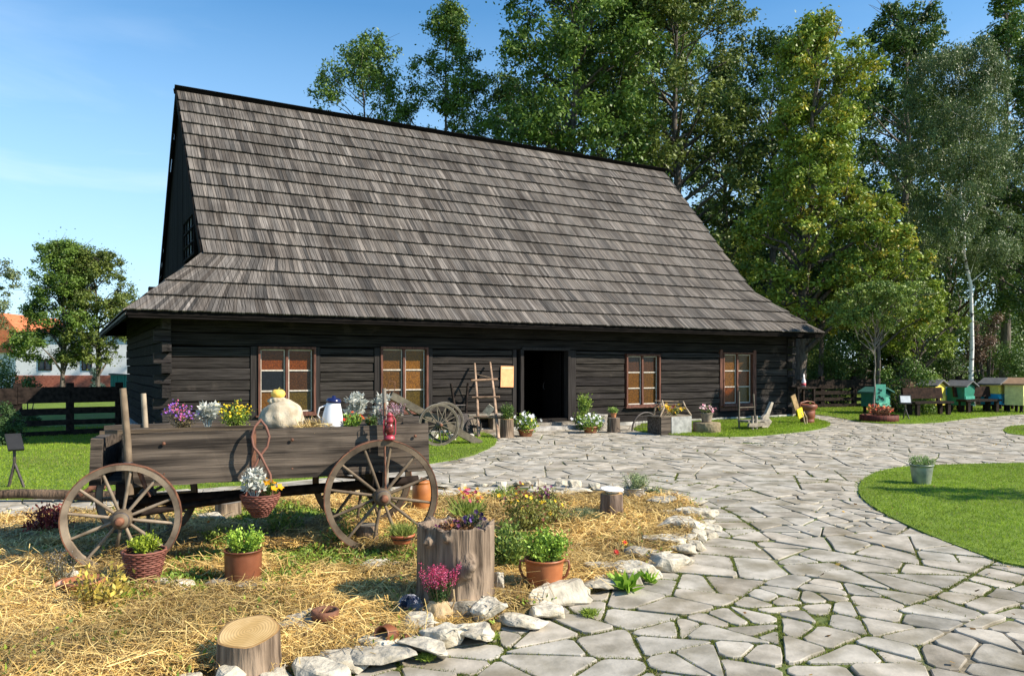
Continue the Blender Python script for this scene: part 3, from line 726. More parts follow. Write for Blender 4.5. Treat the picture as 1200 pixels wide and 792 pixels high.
# ================================================================= TREES
def crown_mesh(rs, pts, rad, nl, size, pal, flat=.75, droop=0.0, asp=.55, sdv=.55):
    """leaf clumps: pts (K,3), rad (K,), nl leaves in all"""
    K = len(pts); w = rad ** 2; k = rs.choice(K, nl, p=w / w.sum())
    d = rs.normal(size=(nl, 3)); d /= np.linalg.norm(d, axis=1)[:, None]
    r = rs.rand(nl) ** (sdv) ; off = d * r[:, None] * rad[k][:, None]; off[:, 2] *= flat
    P = pts[k] + off; NN = d * .9 + rs.normal(size=(nl, 3)) * .55 + np.array([0, 0, .55]); NN /= np.linalg.norm(NN, axis=1)[:, None]
    # twigs' worth of grouping
    D = np.cross(NN, rs.normal(size=(nl, 3))) + np.array([0, 0, -droop]); D /= np.linalg.norm(D, axis=1)[:, None]; crown_mesh.NN = NN
    tone = rs.rand(K)[k]; t = np.clip(tone * .6 + rs.rand(nl) * .5, 0, 1)[:, None]
    pal = np.array(pal); C = pal[0] * (1 - t) + pal[1] * t
    if len(pal) > 2:
        kk = (rs.rand(K) < .22)[k] & (rs.rand(nl) < .6); C[kk] = pal[2]
    return MB(), P, D, size * rs.uniform(.6, 1.25, nl), size * asp * rs.uniform(.7, 1.2, nl), C
def tree(name, label, px, Y, ptop, pw, pal, nl=24000, size=.16, zb=None, shape='oval', pbase=None, trunkr=.2, seed=1, group=None, clumps=70, lean=0.0, cr=1.0, bark='bark', trunkpx=None, bare=0, limbs=1, droop=0.0, asp=.55, flat=.75, gap=.0, cat='tree'):
    rs = np.random.RandomState(seed); rr = random.Random(seed)
    x0 = XP(px, Y); H = ZP(ptop, Y); Wd = pw * Y / F; zb = 2.0 if zb is None else zb
    tx = XP(trunkpx, Y) if trunkpx else x0
    t = thing(name, label, cat, (tx, Y, 0), 0, group); cxo = x0 - tx
    pts = []; rad = []
    for i in range(clumps):
        h = rs.rand() ** .9
        if shape == 'oval': R_ = math.sqrt(max(.02, 1 - (2 * h - .85) ** 2 / 1.4))
        elif shape == 'cone': R_ = (1 - h) ** .8 * .95 + .08
        elif shape == 'column': R_ = min(1, 2.6 * (1 - h) ** .9 + .1) * (.75 + .3 * math.sin(h * 9 + seed))
        elif shape == 'dome': R_ = math.sqrt(max(.03, 1 - h ** 2))
        else: R_ = .9
        a = rs.rand() * 2 * math.pi; q = (.25 + .75 * rs.rand() ** .55) * R_ * Wd / 2
        z = zb + (H - zb) * h
        c = rs.uniform(.55, 1.15) * cr * min(Wd * .16 + .3, 1.7)
        rmax = max(.15, R_ * Wd / 2 - c * .5); q = min(q, rmax + .2)
        z = min(z, H - c * .6)
        lx = lean * h
        pts.append((cxo * min(1, h + .5) + math.cos(a) * q + lx, math.sin(a) * q, z)); rad.append(c)
    pts.append((cxo + lean, 0, H - .3)); rad.append(.45 * cr)
    pts = np.array(pts); rad = np.array(rad); big = pts
    K = len(pts); m_ = 6; kk = np.repeat(np.arange(K), m_); dd = rs.normal(size=(K * m_, 3)) * [1, 1, .75]; dd /= np.linalg.norm(dd, axis=1)[:, None]
    p2 = pts[kk] + dd * (rad[kk] * rs.uniform(.35, .95, K * m_))[:, None]; r2 = rad[kk] * rs.uniform(.28, .5, K * m_)
    p2[:, 2] = np.minimum(p2[:, 2], H - r2 * .5); rad_big = rad
    mb, P, D, Ln, Wd_, C = crown_mesh(rs, p2, r2, nl, size, pal, flat, droop, asp)
    # sprays between clumps
    ns = nl // 7; k = rs.choice(len(pts), ns); P2 = pts[k] + rs.normal(size=(ns, 3)) * rad[k][:, None] * .42
    mb.leaves(P, D, Ln, Wd_, C, crown_mesh.NN); mb.leaves(P2, D[:ns], Ln[:ns] * .8, Wd_[:ns] * .8, C[rs.permutation(nl)[:ns]])
    tb = MB(); tp = []; n = 12; ht = H * .93
    for i in range(n):
        f_ = i / (n - 1); tp.append((cxo * f_ + lean * f_ + (rr.uniform(-.12, .12) * trunkr * (14 if bark == 'birch' else 4) if i else 0), rr.uniform(-.1, .1) * trunkr * 3 if i else 0, ht * f_ - .05))
    rads = [trunkr * (1.25 if i == 0 else (1 - .93 * (i / (n - 1)) ** .8)) for i in range(n)]
    tb.tube(tp, rads, 10, jit=.06)
    for i in range(0, len(pts) - 1, (1 if clumps < 60 else 2) if limbs else 9):
        p = pts[i]; hz_ = max(.25 * H * 0 + zb * .6, p[2] - abs(rr.uniform(.3, .55) * math.hypot(p[0], p[1])) - .6)
        f_ = min(.97, max(.08, hz_ / ht)); b = Vector(np.array(tp[0]) * 0); j = f_ * (n - 1); a_ = int(j); g = j - a_
        b = Vector(tp[a_]).lerp(Vector(tp[min(a_ + 1, n - 1)]), g); e = Vector(p); m = b.lerp(e, .5) + Vector((rr.uniform(-.2, .2), rr.uniform(-.2, .2), rr.uniform(-.1, .35)))
        r0 = max(.02, trunkr * (1 - f_) * .45 + .02) * (1 if limbs else .45) * (1 if trunkr > .06 else .4)
        tb.tube([b, m, e], [r0, r0 * .6, .012], 5, caps=False)
        for _ in range(2):
            e2 = e + Vector((rr.gauss(0, 1), rr.gauss(0, 1), rr.gauss(.2, .8))) * rad[i] * .6
            tb.tube([m.lerp(e, .6), e2], [r0 * .35 + .006, .006], 4, caps=False)
    for _ in range(bare):
        a = rr.uniform(0, 6.28); b = Vector(tp[rr.randint(7, 11)]); l = rr.uniform(1.0, 2.2)
        e = b + Vector((math.cos(a) * l * .7, math.sin(a) * l * .5, l)); m = b.lerp(e, .5) + Vector((rr.uniform(-.3, .3), 0, 0)); tb.tube([b, m, e], [.05, .03, .012], 5)
        for _ in range(3): tb.tube([b.lerp(e, rr.uniform(.3, .9)), e + Vector((rr.uniform(-.7, .7), 0, rr.uniform(-.3, .4)))], [.02, .006], 4)
    tb.build('trunk', M[bark], t); mb.build('crown', M['leaf'], t)
    return t
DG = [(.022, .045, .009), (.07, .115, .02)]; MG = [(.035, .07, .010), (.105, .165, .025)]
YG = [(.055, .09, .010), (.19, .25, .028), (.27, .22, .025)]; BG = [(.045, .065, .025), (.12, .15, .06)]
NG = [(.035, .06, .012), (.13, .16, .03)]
TG = 'tall trees behind the house'
tree('deciduous_tree', 'small dark round topped tree rising over the left part of the roof ridge', 425, 46, 42, 130, MG, 22000, .21, zb=7, shape='oval', seed=11, clumps=80, trunkr=.25, group=TG, cr=.95)
tree('deciduous_tree', 'airy pointed tree over the ridge with visible branches and sky gaps', 524, 46, 4, 200, MG, 26000, .21, zb=7, shape='cone', seed=12, clumps=100, trunkr=.25, group=TG, cr=.72)
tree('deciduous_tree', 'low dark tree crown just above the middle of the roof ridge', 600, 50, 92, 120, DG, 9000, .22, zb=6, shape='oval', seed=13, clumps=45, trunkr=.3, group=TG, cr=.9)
tree('oak_tree', 'huge dense green tree leaving the top of the photo above the right ridge half', 672, 42, -95, 190, MG, 60000, .25, zb=7, shape='oval', seed=21, clumps=150, trunkr=.45, group=TG, cr=.95)
tree('oak_tree', 'broad bright leaved tree above the right ridge end', 790, 44, -70, 210, NG, 60000, .25, zb=3, shape='oval', seed=22, clumps=170, trunkr=.45, group=TG, cr=.95)
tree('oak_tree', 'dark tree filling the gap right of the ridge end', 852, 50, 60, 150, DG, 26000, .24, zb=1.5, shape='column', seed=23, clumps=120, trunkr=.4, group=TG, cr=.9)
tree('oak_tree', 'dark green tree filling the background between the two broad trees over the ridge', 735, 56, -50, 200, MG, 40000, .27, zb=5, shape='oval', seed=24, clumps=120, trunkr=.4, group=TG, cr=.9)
TR = 'tall trees right of the house'
tree('maple_tree', 'tall yellowing maple with grey trunk behind the right house corner', 958, 30, 22, 180, YG[:2] + [(.30, .27, .03)], 46000, .17, zb=3.4, shape='column', seed=31, clumps=170, trunkr=.30, group=TR, trunkpx=938, cr=.66, bare=5)
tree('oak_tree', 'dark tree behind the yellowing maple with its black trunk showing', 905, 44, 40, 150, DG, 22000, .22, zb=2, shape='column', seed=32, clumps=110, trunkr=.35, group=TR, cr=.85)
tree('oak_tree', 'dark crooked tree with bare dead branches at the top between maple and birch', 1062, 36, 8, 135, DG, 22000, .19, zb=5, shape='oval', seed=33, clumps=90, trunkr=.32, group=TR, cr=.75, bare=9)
tree('birch_tree', 'silver birch with curved white trunk and fine drooping grey green crown', 1122, 31, 52, 125, [(.035, .055, .018), (.11, .15, .05)], 60000, .10, limbs=0, zb=5.8, shape='oval', seed=34, clumps=130, trunkr=.11, group=TR, trunkpx=1139, bark='birch', droop=1.2, asp=.5, flat=1.3, cr=.75)
tree('deciduous_tree', 'tall thin dark tree beyond the right edge of the birch', 1178, 40, -60, 120, MG, 22000, .2, zb=5, shape='column', seed=35, clumps=90, trunkr=.3, group=TR, cr=.8)
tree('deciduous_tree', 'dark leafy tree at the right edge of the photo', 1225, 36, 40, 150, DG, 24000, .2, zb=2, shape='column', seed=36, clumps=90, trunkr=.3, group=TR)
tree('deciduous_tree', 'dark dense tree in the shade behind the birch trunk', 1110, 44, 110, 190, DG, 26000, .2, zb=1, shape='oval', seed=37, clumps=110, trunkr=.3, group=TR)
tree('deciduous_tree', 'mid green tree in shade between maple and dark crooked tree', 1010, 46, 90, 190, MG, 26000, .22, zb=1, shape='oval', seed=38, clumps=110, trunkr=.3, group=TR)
tree('maple_tree', 'small yellow and orange tinted maple with low hanging boughs beside the fence', 1030, 28, 260, 125, YG, 16000, .14, zb=2.6, shape='dome', seed=39, clumps=60, trunkr=.1, group=TR, cr=.6)
tree('sapling', 'young staked tree with thin pale trunk beside the green beehive', 1027, 22.5, 332, 100, [(.05, .09, .015), (.17, .23, .04)], 13000, .09, zb=2.9, shape='oval', seed=40, clumps=26, trunkr=.035, cr=.62, bark='greywood', trunkpx=1024, cat='young tree')
tree('oak_tree', 'second dark trunked tree beside the maple behind the clay urn', 962, 31, 300, 60, DG, 5000, .16, zb=3.6, shape='oval', seed=41, clumps=30, trunkr=.16, group=TR)
tree('deciduous_tree', 'yellow green roadside tree standing between sapling and birch', 1075, 30, 330, 100, YG[:2], 9000, .13, zb=2.2, shape='oval', seed=42, clumps=45, trunkr=.09, group=TR, cr=.6)
# left
tree('deciduous_tree', 'leafy tree with forked trunk in front of the white house, left of its pair', 74, 40, 282, 112, MG, 34000, .14, zb=1.9, shape='cone', seed=51, clumps=75, trunkr=.13, group='pair of trees before the white house', cr=.8)
tree('deciduous_tree', 'leafy tree with thin trunk in front of the white house, right of its pair', 114, 41, 294, 88, NG, 28000, .14, zb=1.9, shape='oval', seed=52, clumps=65, trunkr=.13, group='pair of trees before the white house', cr=.8)
tree('willow_tree', 'feathery grey green tree cut by the left edge of the photo', -38, 34, 255, 100, BG, 13000, .12, zb=1, shape='column', seed=53, clumps=60, trunkr=.12, droop=.6, cr=.6)
tree('sapling', 'slender young tree outside the right edge of the lawn', 1628, 8.3, 205, 100, NG, 2600, .07, zb=2.3, shape='oval', seed=43, clumps=22, trunkr=.03, cr=.6, bark='greywood', cat='young tree')
def bush(name, label, px, Y, ptop, pw, pal, nl, size, seed, group=None, zb=.05, cat='shrub', z0=0.0, dm=1.0, flat=1.0):
    rs = np.random.RandomState(seed); H = ZP(ptop, Y) - z0; W_ = pw * Y / F
    t = thing(name, label, cat, (XP(px, Y), Y, z0), 0, group)
    K = max(8, int(nl / 350)); a = rs.rand(K) * 6.28; q = rs.rand(K) ** .5 * W_ / 2 * .8; z = zb + rs.rand(K) * (H - zb) * np.sqrt(np.clip(1 - (q / (W_ / 2)) ** 2, .1, 1)) * .9
    pts = np.stack([np.cos(a) * q, np.sin(a) * q * dm, z], 1); rad = rs.uniform(.5, 1, K) * min(W_, H) * .26
    mb = MB(); _, P, D, Ln, Wd, C = crown_mesh(rs, pts, rad, nl, size, pal, flat); P[:, 2] = np.clip(P[:, 2], .02, None); mb.leaves(P, D, Ln, Wd, C, crown_mesh.NN)
    st = MB()
    for i in range(min(K, 14)):
        st.tube([(pts[i][0] * .15, pts[i][1] * .15, -.02), tuple(pts[i] * [.6, .6, .6]), tuple(pts[i])], [.012 * H + .004, .008 * H + .002, .003], 4, caps=False)
    st.build('stems', M['bark'], t); mb.build('foliage', M['leaf'], t); return t
bush('shrub', 'green rounded shrub behind the turquoise beehive', 1062, 26, 418, 75, MG, 5000, .09, 61)
bush('shrub', 'yellow green loose shrub behind the benches below the birch', 1110, 29, 425, 50, YG[:2], 3000, .09, 62)
bush('shrub', 'brown dried hanging shrub beside the birch trunk', 1158, 32, 345, 48, [(.05, .03, .02), (.12, .075, .045)], 5000, .09, 63, zb=1.5)
bush('shrub', 'dark shrub behind the fence right of the house', 985, 31, 405, 110, DG, 7000, .11, 64)
bush('shrub', 'dark shrub in the shade behind the yellow beehives', 1185, 31, 400, 90, DG, 7000, .11, 65)
bush('shrub', 'dark shrub filling the shade behind the green beehives', 1110, 35, 380, 110, DG, 8000, .12, 66)
bush('shrub', 'low hazel shrub between the house corner and tree trunk', 925, 36, 395, 90, NG, 7000, .12, 67)
bush('shrub', 'dark leafy shrub mass behind the right house corner and tree trunk', 958, 42, 375, 150, DG, 12000, .14, 72)
bush('shrub', 'bright green bush at the left edge of the lawn', -2, 22, 405, 60, NG, 6000, .07, 68)
bush('shrub', 'dark green conifer bush in front of the left fence', 6, 15.5, 462, 50, [(.02, .045, .012), (.05, .09, .025)], 5000, .05, 69)
bush('shrub', 'low dark leaved shrub behind the left fence', 32, 20, 440, 48, DG, 2500, .07, 70)
bush('spruce_shrub', 'small blue green spruce in front of the white house', 112, 44, 428, 22, [(.03, .06, .05), (.06, .1, .08)], 1500, .12, 71)
# distant wood as one mass
rs = np.random.RandomState(5); n = 420
ang = rs.uniform(-.02, .78, n); dist = rs.uniform(56, 75, n); PX = np.tan(ang) * dist
pts = np.stack([PX, dist, rs.uniform(.5, 14, n)], 1); rad = rs.uniform(1.8, 3.2, n)
k = PX > 3; pts = pts[k]; rad = rad[k]
a3 = rs.uniform(.30, .70, 160); d3 = rs.uniform(48, 54, 160); pts = np.concatenate([pts, np.stack([np.tan(a3) * d3, d3, rs.uniform(.2, 5, 160)], 1)]); rad = np.concatenate([rad, rs.uniform(1.0, 1.8, 160)])
pts2 = np.stack([rs.uniform(-90, -34, 60), rs.uniform(70, 110, 60), rs.uniform(.5, 4, 60)], 1); rad2 = rs.uniform(1.5, 3, 60)
mb = MB(); _, P, D, Ln, Wd, C = crown_mesh(rs, np.concatenate([pts, pts2]), np.concatenate([rad, rad2]), 180000, .40, DG); mb.leaves(P, D, Ln, Wd, C)
struct(mb.build('far_wood', M['leaf']), 'stuff')

# ================================================================= FAR HOUSE, FENCES
Yh = 56.0; hx0, hx1 = XP(20, Yh), XP(140, Yh)
fh = thing('white_house', 'distant white rendered house with orange tiled roof and brick base behind the trees', 'house', ((hx0 + hx1) / 2, Yh, 0))
w = hx1 - hx0 + 2; e0 = ZP(392, Yh)
mb = MB(); mb.box((0.9, 4, (e0 + .95) / 2), (w, 8, e0 - .95)); mb.build('wall', M['plaster'], fh)
mb = MB(); mb.box((0.9, 4, .5), (w + .06, 8.06, .98)); 
M['brick'] = mat('red_brick', (.26, .075, .045), (.42, .15, .09), (6, 6, 16), .85, .4)
mb.build('brick_base', M['brick'], fh)
mb = MB(); mb.box((0.9, 4, e0 + .1), (w + .5, 8.6, .14), col=(.5, .5, .5)); mb.build('flat_roof', M['black'], fh)
mb = MB(); rx = hx0 - (hx0 + hx1) / 2
mb.prism([(rx - 9, e0 - 1.3), (rx + .6, e0 - 1.3), (rx - .4, e0 + .4), (rx - 1.4, e0 + 1.6), (rx - 9, e0 + 1.6)], .5, 7.5); mb.build('roof', M['tile'], fh)
mb = MB(); mb.box((rx - 4.5, 4, (e0 - 1.3) / 2), (9, 6.4, e0 - 1.3)); mb.build('side_wing', M['plaster'], fh)
for (pa, pb, ya, yb) in ((45, 61, 421, 434), (96, 108, 421, 434)):
    xa, xb = XP(pa, Yh) - (hx0 + hx1) / 2, XP(pb, Yh) - (hx0 + hx1) / 2; za, zb_ = ZP(yb, Yh), ZP(ya, Yh)
    f_ = MB()
    for (a, b, c, d) in ((xa, xb, za, za + .08), (xa, xb, zb_ - .08, zb_), (xa, xa + .07, za + .08, zb_ - .08), (xb - .07, xb, za + .08, zb_ - .08), ((xa + xb) / 2 - .04, (xa + xb) / 2 + .04, za + .08, zb_ - .08)):
        f_.box(((a + b) / 2, -.02, (c + d) / 2), (b - a, .06, d - c))
    wf = f_.build('window', M['dwood'], fh)
    MB().box(((xa + xb) / 2, -.01, (za + zb_) / 2), (xb - xa - .15, .02, zb_ - za - .17), col=(.05, .06, .07)).build('pane', M['paint'], wf)
gb = thing('green_shed', 'small green metal shed beside the distant white house', 'shed', (XP(141, 52), 52, 0)); gb.scale = (.55, .55, .5); mb = MB()
for k in range(9): mb.box((-.9 + k * .22, 0, 1.05), (.19, .9 + .05 * (k % 2), 2.1), col=(.03, .2, .14))
mb.build('wall', M['paint'], gb); MB().prism([(-1.15, 2.1), (1.05, 2.1), (1.05, 2.2), (-1.15, 2.35)], -.6, .6, (.1, .12, .1)).build('roof', M['paint'], gb)

def fence(label, p0, p1, H, rails, gapr, n_post, seed=1):
    x0, y0 = p0; x1, y1 = p1; Ln = math.hypot(x1 - x0, y1 - y0)
    t = thing('rail_fence', label, 'fence', (x0, y0, 0), math.atan2(y1 - y0, x1 - x0)); rr = random.Random(seed)
    for k in range(n_post): MB().box((Ln * k / (n_post - 1), .08, H / 2 + .02), (.16, .14, H + .04), jit=.006).build('post', M['dwood'], t)
    for (z0, z1) in rails:
        nseg = n_post - 1
        for k in range(nseg):
            a = Ln * k / nseg; b = Ln * (k + 1) / nseg
            MB().box(((a + b) / 2, 0, (z0 + z1) / 2 + rr.uniform(-.01, .01)), (b - a - .01, .035, z1 - z0), (0, rr.uniform(-.004, .004), 0), jit=.003, nx=4).build('rail', M['dwood'], t)
    return t
fence('dark plank fence with wide top board at the left of the house', (XP(-45, 16.5), 16.5), (XP(140, 18.2), 18.2), 1.2, ((.78, 1.14), (.52, .67), (.28, .40), (.03, .16)), 0, 4, 1)
fence('dark plank fence in the tree shade behind the turquoise beehive', (XP(925, 29), 29), (XP(1075, 31), 31), 1.2, ((.78, 1.12), (.54, .68), (.30, .43), (.05, .18)), 0, 5, 2)
fence('dark plank fence in deep shade at the right behind the beehives', (XP(1078, 31.2), 31.2), (XP(1260, 32), 32), 1.2, ((.78, 1.12), (.54, .68), (.30, .43), (.05, .18)), 0, 5, 3)
# ================================================================= PLANTS AND POTS
def unit(a): return a / (np.linalg.norm(a, axis=1)[:, None] + 1e-9)
def foliage(par, kind, w, h, z0, seed, c1=(.05, .11, .015), c2=(.17, .27, .035), fc=None, n=900, ls=.03, nf=40, fr=.02, base=(0, 0), wy=None, fname='blossoms', fn2=None):
    """greenery w wide and h high standing at z0 inside the thing par"""
    rs = np.random.RandomState(seed); global R; R0 = R; R = rs
    wy = wy or w; mb = MB(); B = np.array([base[0], base[1], z0])
    t = rs.rand(n)[:, None]; C = np.array(c1) * (1 - t) + np.array(c2) * t
    if kind in ('bush', 'flowers', 'herb'):
        K = max(7, int(14 * w / max(h, .05)) if kind != 'herb' else 18); a = rs.rand(K) * 6.28; q = rs.rand(K) ** .5
        tips = np.stack([np.cos(a) * q * w * .42, np.sin(a) * q * wy * .42, h * (.55 + .45 * rs.rand(K)) * np.sqrt(1 - .5 * q * q)], 1)
        k = rs.randint(0, K, n); f = rs.rand(n) ** .6
        P = tips[k] * np.stack([f * .6 + .4, f * .6 + .4, f], 1) + rs.normal(size=(n, 3)) * min(w, h) * .10
        P[:, 2] = np.clip(P[:, 2], .0, h * 1.08); D = unit(rs.normal(size=(n, 3)) + [0, 0, .5] + unit(tips)[k] * .6)
        mb.leaves(P + B, D, ls * rs.uniform(.6, 1.3, n), ls * .5 * rs.uniform(.7, 1.3, n), C)
        for i in range(K): mb.tube([tuple(B + tips[i] * [.25, .25, -.03]), tuple(B + tips[i] * [.7, .7, .55]), tuple(B + tips[i])], [.004, .003, .0015], 4, (c1[0] * .9 + .02, c1[1] * .7 + .01, c1[2]), caps=False)
    elif kind == 'grass':
        P = rs.normal(size=(n, 3)) * [w * .16, wy * .16, 0]; D = unit(rs.normal(size=(n, 3)) * [.38 * w / h, .38 * w / h, 0] + P * [2.2, 2.2, 0] + [0, 0, 1]); 
        mb.blades(P + B, D, h * rs.uniform(.55, 1.1, n), ls * .25, C, .25)
        K = 12; tips = np.stack([rs.normal(size=K) * w * .3, rs.normal(size=K) * wy * .3, h * rs.uniform(.8, 1.1, K)], 1)
    elif kind == 'heather':
        K = 34; a = rs.rand(K) * 6.28; q = rs.rand(K) ** .6; tips = np.stack([np.cos(a) * q * w * .48, np.sin(a) * q * wy * .45, h * (1 - .35 * q * rs.rand(K))], 1)
        k = rs.randint(0, K, n); f = rs.rand(n) * .62; P = tips[k] * np.stack([f * .8 + .2, f * .8 + .2, f], 1) + rs.normal(size=(n, 3)) * .006
        mb.leaves(P + B, unit(rs.normal(size=(n, 3)) + [0, 0, 1.4]), ls, ls * .2, C)
        for i in range(K): mb.tube([tuple(B + tips[i] * [.2, .2, 0]), tuple(B + tips[i] * [.75, .75, .55]), tuple(B + tips[i])], [.003, .002, .001], 4, (.09, .07, .04), caps=False)
    elif kind == 'miller':
        K = 16; a = rs.rand(K) * 6.28; q = rs.rand(K) ** .6; tips = np.stack([np.cos(a) * q * w * .35, np.sin(a) * q * wy * .35, h * (.35 + .6 * rs.rand(K))], 1)
        k = rs.randint(0, K, n); out = unit(rs.normal(size=(n, 3)) * [1, 1, .6] + [0, 0, .35]); P = tips[k] + out * h * .02; 
        mb.leaves(P + B, out, ls * rs.uniform(1.0, 2.0, n), ls * .85, C)
        m_ = n; f = rs.rand(m_) * 1.0
        P2 = tips[k] + out * (ls * 1.3 * f)[:, None]; mb.leaves(P2 + B, unit(out + rs.normal(size=(m_, 3)) * .9), ls * .8, ls * .28, C)
        for i in range(K): mb.tube([tuple(B + tips[i] * [.2, .2, 0]), tuple(B + tips[i])], [.004, .003], 4, (.4, .42, .38), caps=False)
    elif kind == 'rosette':
        P = rs.normal(size=(n, 3)) * [w * .05, wy * .05, 0]; a = rs.rand(n) * 6.28; el = rs.uniform(.25, 1.25, n); D = np.stack([np.cos(a) * np.cos(el), np.sin(a) * np.cos(el), np.sin(el)], 1)
        mb.leaves(P + B + [0, 0, .005], D, w * .5 * rs.uniform(.7, 1.1, n), w * .2, C); tips = P
    fo = mb.build('foliage', M['leaf'], par)
    if fc is not None:
        fcs = [fc] if not isinstance(fc[0], (tuple, list)) else fc; fb = MB(); K = len(tips)
        if kind == 'heather':
            m = nf; k = rs.randint(0, K, m); f = .55 + .47 * rs.rand(m); P = tips[k] * np.stack([f * .55 + .45, f * .55 + .45, f], 1) + rs.normal(size=(m, 3)) * .007
            C = np.array(fcs)[rs.randint(0, len(fcs), m)]; fb.leaves(P + B, unit(rs.normal(size=(m, 3))), fr, fr * .8, C)
        else:
            k = rs.randint(0, K, nf); P = tips[k] * [1.05, 1.05, 1.02] + rs.normal(size=(nf, 3)) * [w * .10, wy * .10, h * .10]; P[:, 2] = np.clip(P[:, 2], h * .35, h * 1.12)
            C = np.array(fcs)[rs.randint(0, len(fcs), nf)]; Nn = rs.normal(size=(nf, 3)) * .6 + [.25, -.7, .7]
            fb.discs(P + B, Nn, fr * rs.uniform(.7, 1.2, nf), C, 5)
            if fn2: fb.discs(P + B + unit(Nn) * fr * .12, Nn, fr * .4, np.array(fn2), 4)
        fb.build(fname, M['flower'], par)
    R = R0; return fo
def pot_profile(r0, r1, h, rim=.012): return [(r0 * .96, 0), (r0, .01), (r0 + (r1 - r0) * .85, h * .85), (r1, h - rim * 2), (r1 + rim, h - rim * 2), (r1 + rim, h), (r1 - .004, h), (r1 - .012, h - .03), (.002, h - .035)]
def pot(par, r0, r1, h, mt='terra', rim=.012, name='pot', z=0, jit=0, n=24, col=W1):
    o = MB().lathe(pot_profile(r0, r1, h, rim), (0, 0, z), n, jit=jit, col=col).build(name, M[mt], par)
    MB().lathe([(r1 * .9, 0), (r1 * .9 , .012), (.003, .018)], (0, 0, z + h - .04), 12).build('soil', M['soil'], o); return o
BZ = .05
def at(px, py, z=BZ): x, y = G(px, py, z); return (x, y, z)

# ================================================================= FARM WAGON
WO = (-2.96, 5.83); WA = math.radians(19); wa = (math.cos(WA), math.sin(WA))
def wx(px, yl):
    r = (px - 600) / F; return (r * (WO[1] + wa[0] * yl) - WO[0] + wa[1] * yl) / (wa[0] - wa[1] * r)
def WP(px, yl, z=0.0):
    x = wx(px, yl); return (WO[0] + wa[0] * x - wa[1] * yl, WO[1] + wa[1] * x + wa[0] * yl, z)
def wagz(px, yl, py): return ZP(py, WP(px, yl)[1])
def wheel(par, Rr, loc, ns=12, rimw=.058, rimd=.05, name='wheel', mt='oldwood', tyre='rust', rz=0, broken=-1, hub=.075, tint=W1, th=None):
    """wheel in the xz plane, axle along y"""
    mb = MB(); n = 48
    v = []; 
    for k in range(n):
        a = 2 * math.pi * k / n; c, s = math.cos(a), math.sin(a)
        for (r, y) in ((Rr - .008, -rimd / 2), (Rr - .008, rimd / 2), (Rr - rimw, rimd / 2 - .004), (Rr - rimw, -rimd / 2 + .004)): v.append((r * c, y, r * s))
    f = []; cols = []
    for k in range(n):
        tcol = .85 + .25 * math.sin(k // 8 * 2.3) 
        for j in range(4): f.append([4 * k + j, 4 * ((k + 1) % n) + j, 4 * ((k + 1) % n) + (j + 1) % 4, 4 * k + (j + 1) % 4]); cols.append([tcol * tint[0], tcol * tint[1], tcol * tint[2]])
    mb.raw(v, f, np.array(cols)); w = mb.build(name, M[mt], par, loc); w.rotation_euler = (0, random.uniform(0, .5), rz)
    mb = MB(); v = []; f = []
    for k in range(n):
        a = 2 * math.pi * k / n; c, s = math.cos(a), math.sin(a)
        for (r, y) in ((Rr - .0085, -rimd / 2 - .002), (Rr, -rimd / 2 - .002), (Rr, rimd / 2 + .002), (Rr - .0085, rimd / 2 + .002)): v.append((r * c, y, r * s))
    for k in range(n):
        for j in range(4): f.append([4 * k + j, 4 * ((k + 1) % n) + j, 4 * ((k + 1) % n) + (j + 1) % 4, 4 * k + (j + 1) % 4])
    mb.raw(v, f, W1, False).build('tyre', M[tyre], w)
    MX = Matrix.Rotation(math.radians(90), 3, 'X'); h_ = hub
    MB().lathe([(.02, -.13), (h_ * .62, -.13), (h_ * .72, -.10), (h_ * .78, -.06), (h_, -.035), (h_, .035), (h_ * .8, .07), (h_ * .72, .12), (.02, .12)][::1], (0, 0, 0), 18, M=MX, col=(.62, .58, .52)).build('hub', M[mt], w)
    for yb in (-.085, .085): MB().lathe([(h_ * .76, -.012), (h_ * .8 + .004, -.01), (h_ * .8 + .004, .01), (h_ * .76, .012)], (0, yb, 0), 18, M=MX).build('hub_band', M['iron'], w)
    MB().lathe([(.018, -.17), (.03, -.165), (.035, -.12), (.02, .10)], (0, 0, 0), 10, M=Matrix.Rotation(math.radians(-90), 3, 'X')).build('axle_cap', M['rust'], w)
    for k in range(ns):
        a = 2 * math.pi * (k + .5) / ns; c, s = math.cos(a), math.sin(a); l = .9 if k != broken else .45
        r1 = (Rr - rimw + .004) if k != broken else Rr * .5
        t = random.uniform(.8, 1.2); sb = th or .017
        MB().tube([(c * h_ * .8, 0, s * h_ * .8), (c * Rr * .5, 0, s * Rr * .5), (c * r1, 0, s * r1)], [sb * .85, sb, sb * .75], 6, (t * tint[0], t * tint[1], t * tint[2])).build('spoke', M[mt], w)
    return w
wagon = thing('farm_wagon', 'old wooden four wheeled farm wagon with grey board side, planted with flowers', 'wagon', (WO[0], WO[1], 0), WA)
bx1 = wx(502, .15)
mb = MB()
mb.box((bx1 / 2 - .01, .15, .885), (bx1 + .02, .04, .41), (-.06, -.012, 0), jit=.004, nx=16).build('side_board', M['wagon'], wagon)
MB().box((bx1 / 2 - .12, .98, .90), (bx1 + .3, .04, .42), (.06, -.012, 0), jit=.004, nx=14).build('side_board', M['wagon'], wagon)
MB().box((-.20, .54, .87), (.08, .84, .36), (0, .04, 0), jit=.005).build('end_board', M['wagon'], wagon)
MB().box((bx1 - .03, .56, .92), (.035, .74, .34), jit=.004).build('end_board', M['wagon'], wagon)
MB().box((bx1 / 2 - .1, .56, .70), (bx1 + .1, .78, .03)).build('floor', M['wagon'], wagon)
MB().box((bx1 / 2 - .1, .56, 1.055), (bx1 - .14, .74, .04), jit=.008, nx=14).build('soil_fill', M['soil'], wagon)
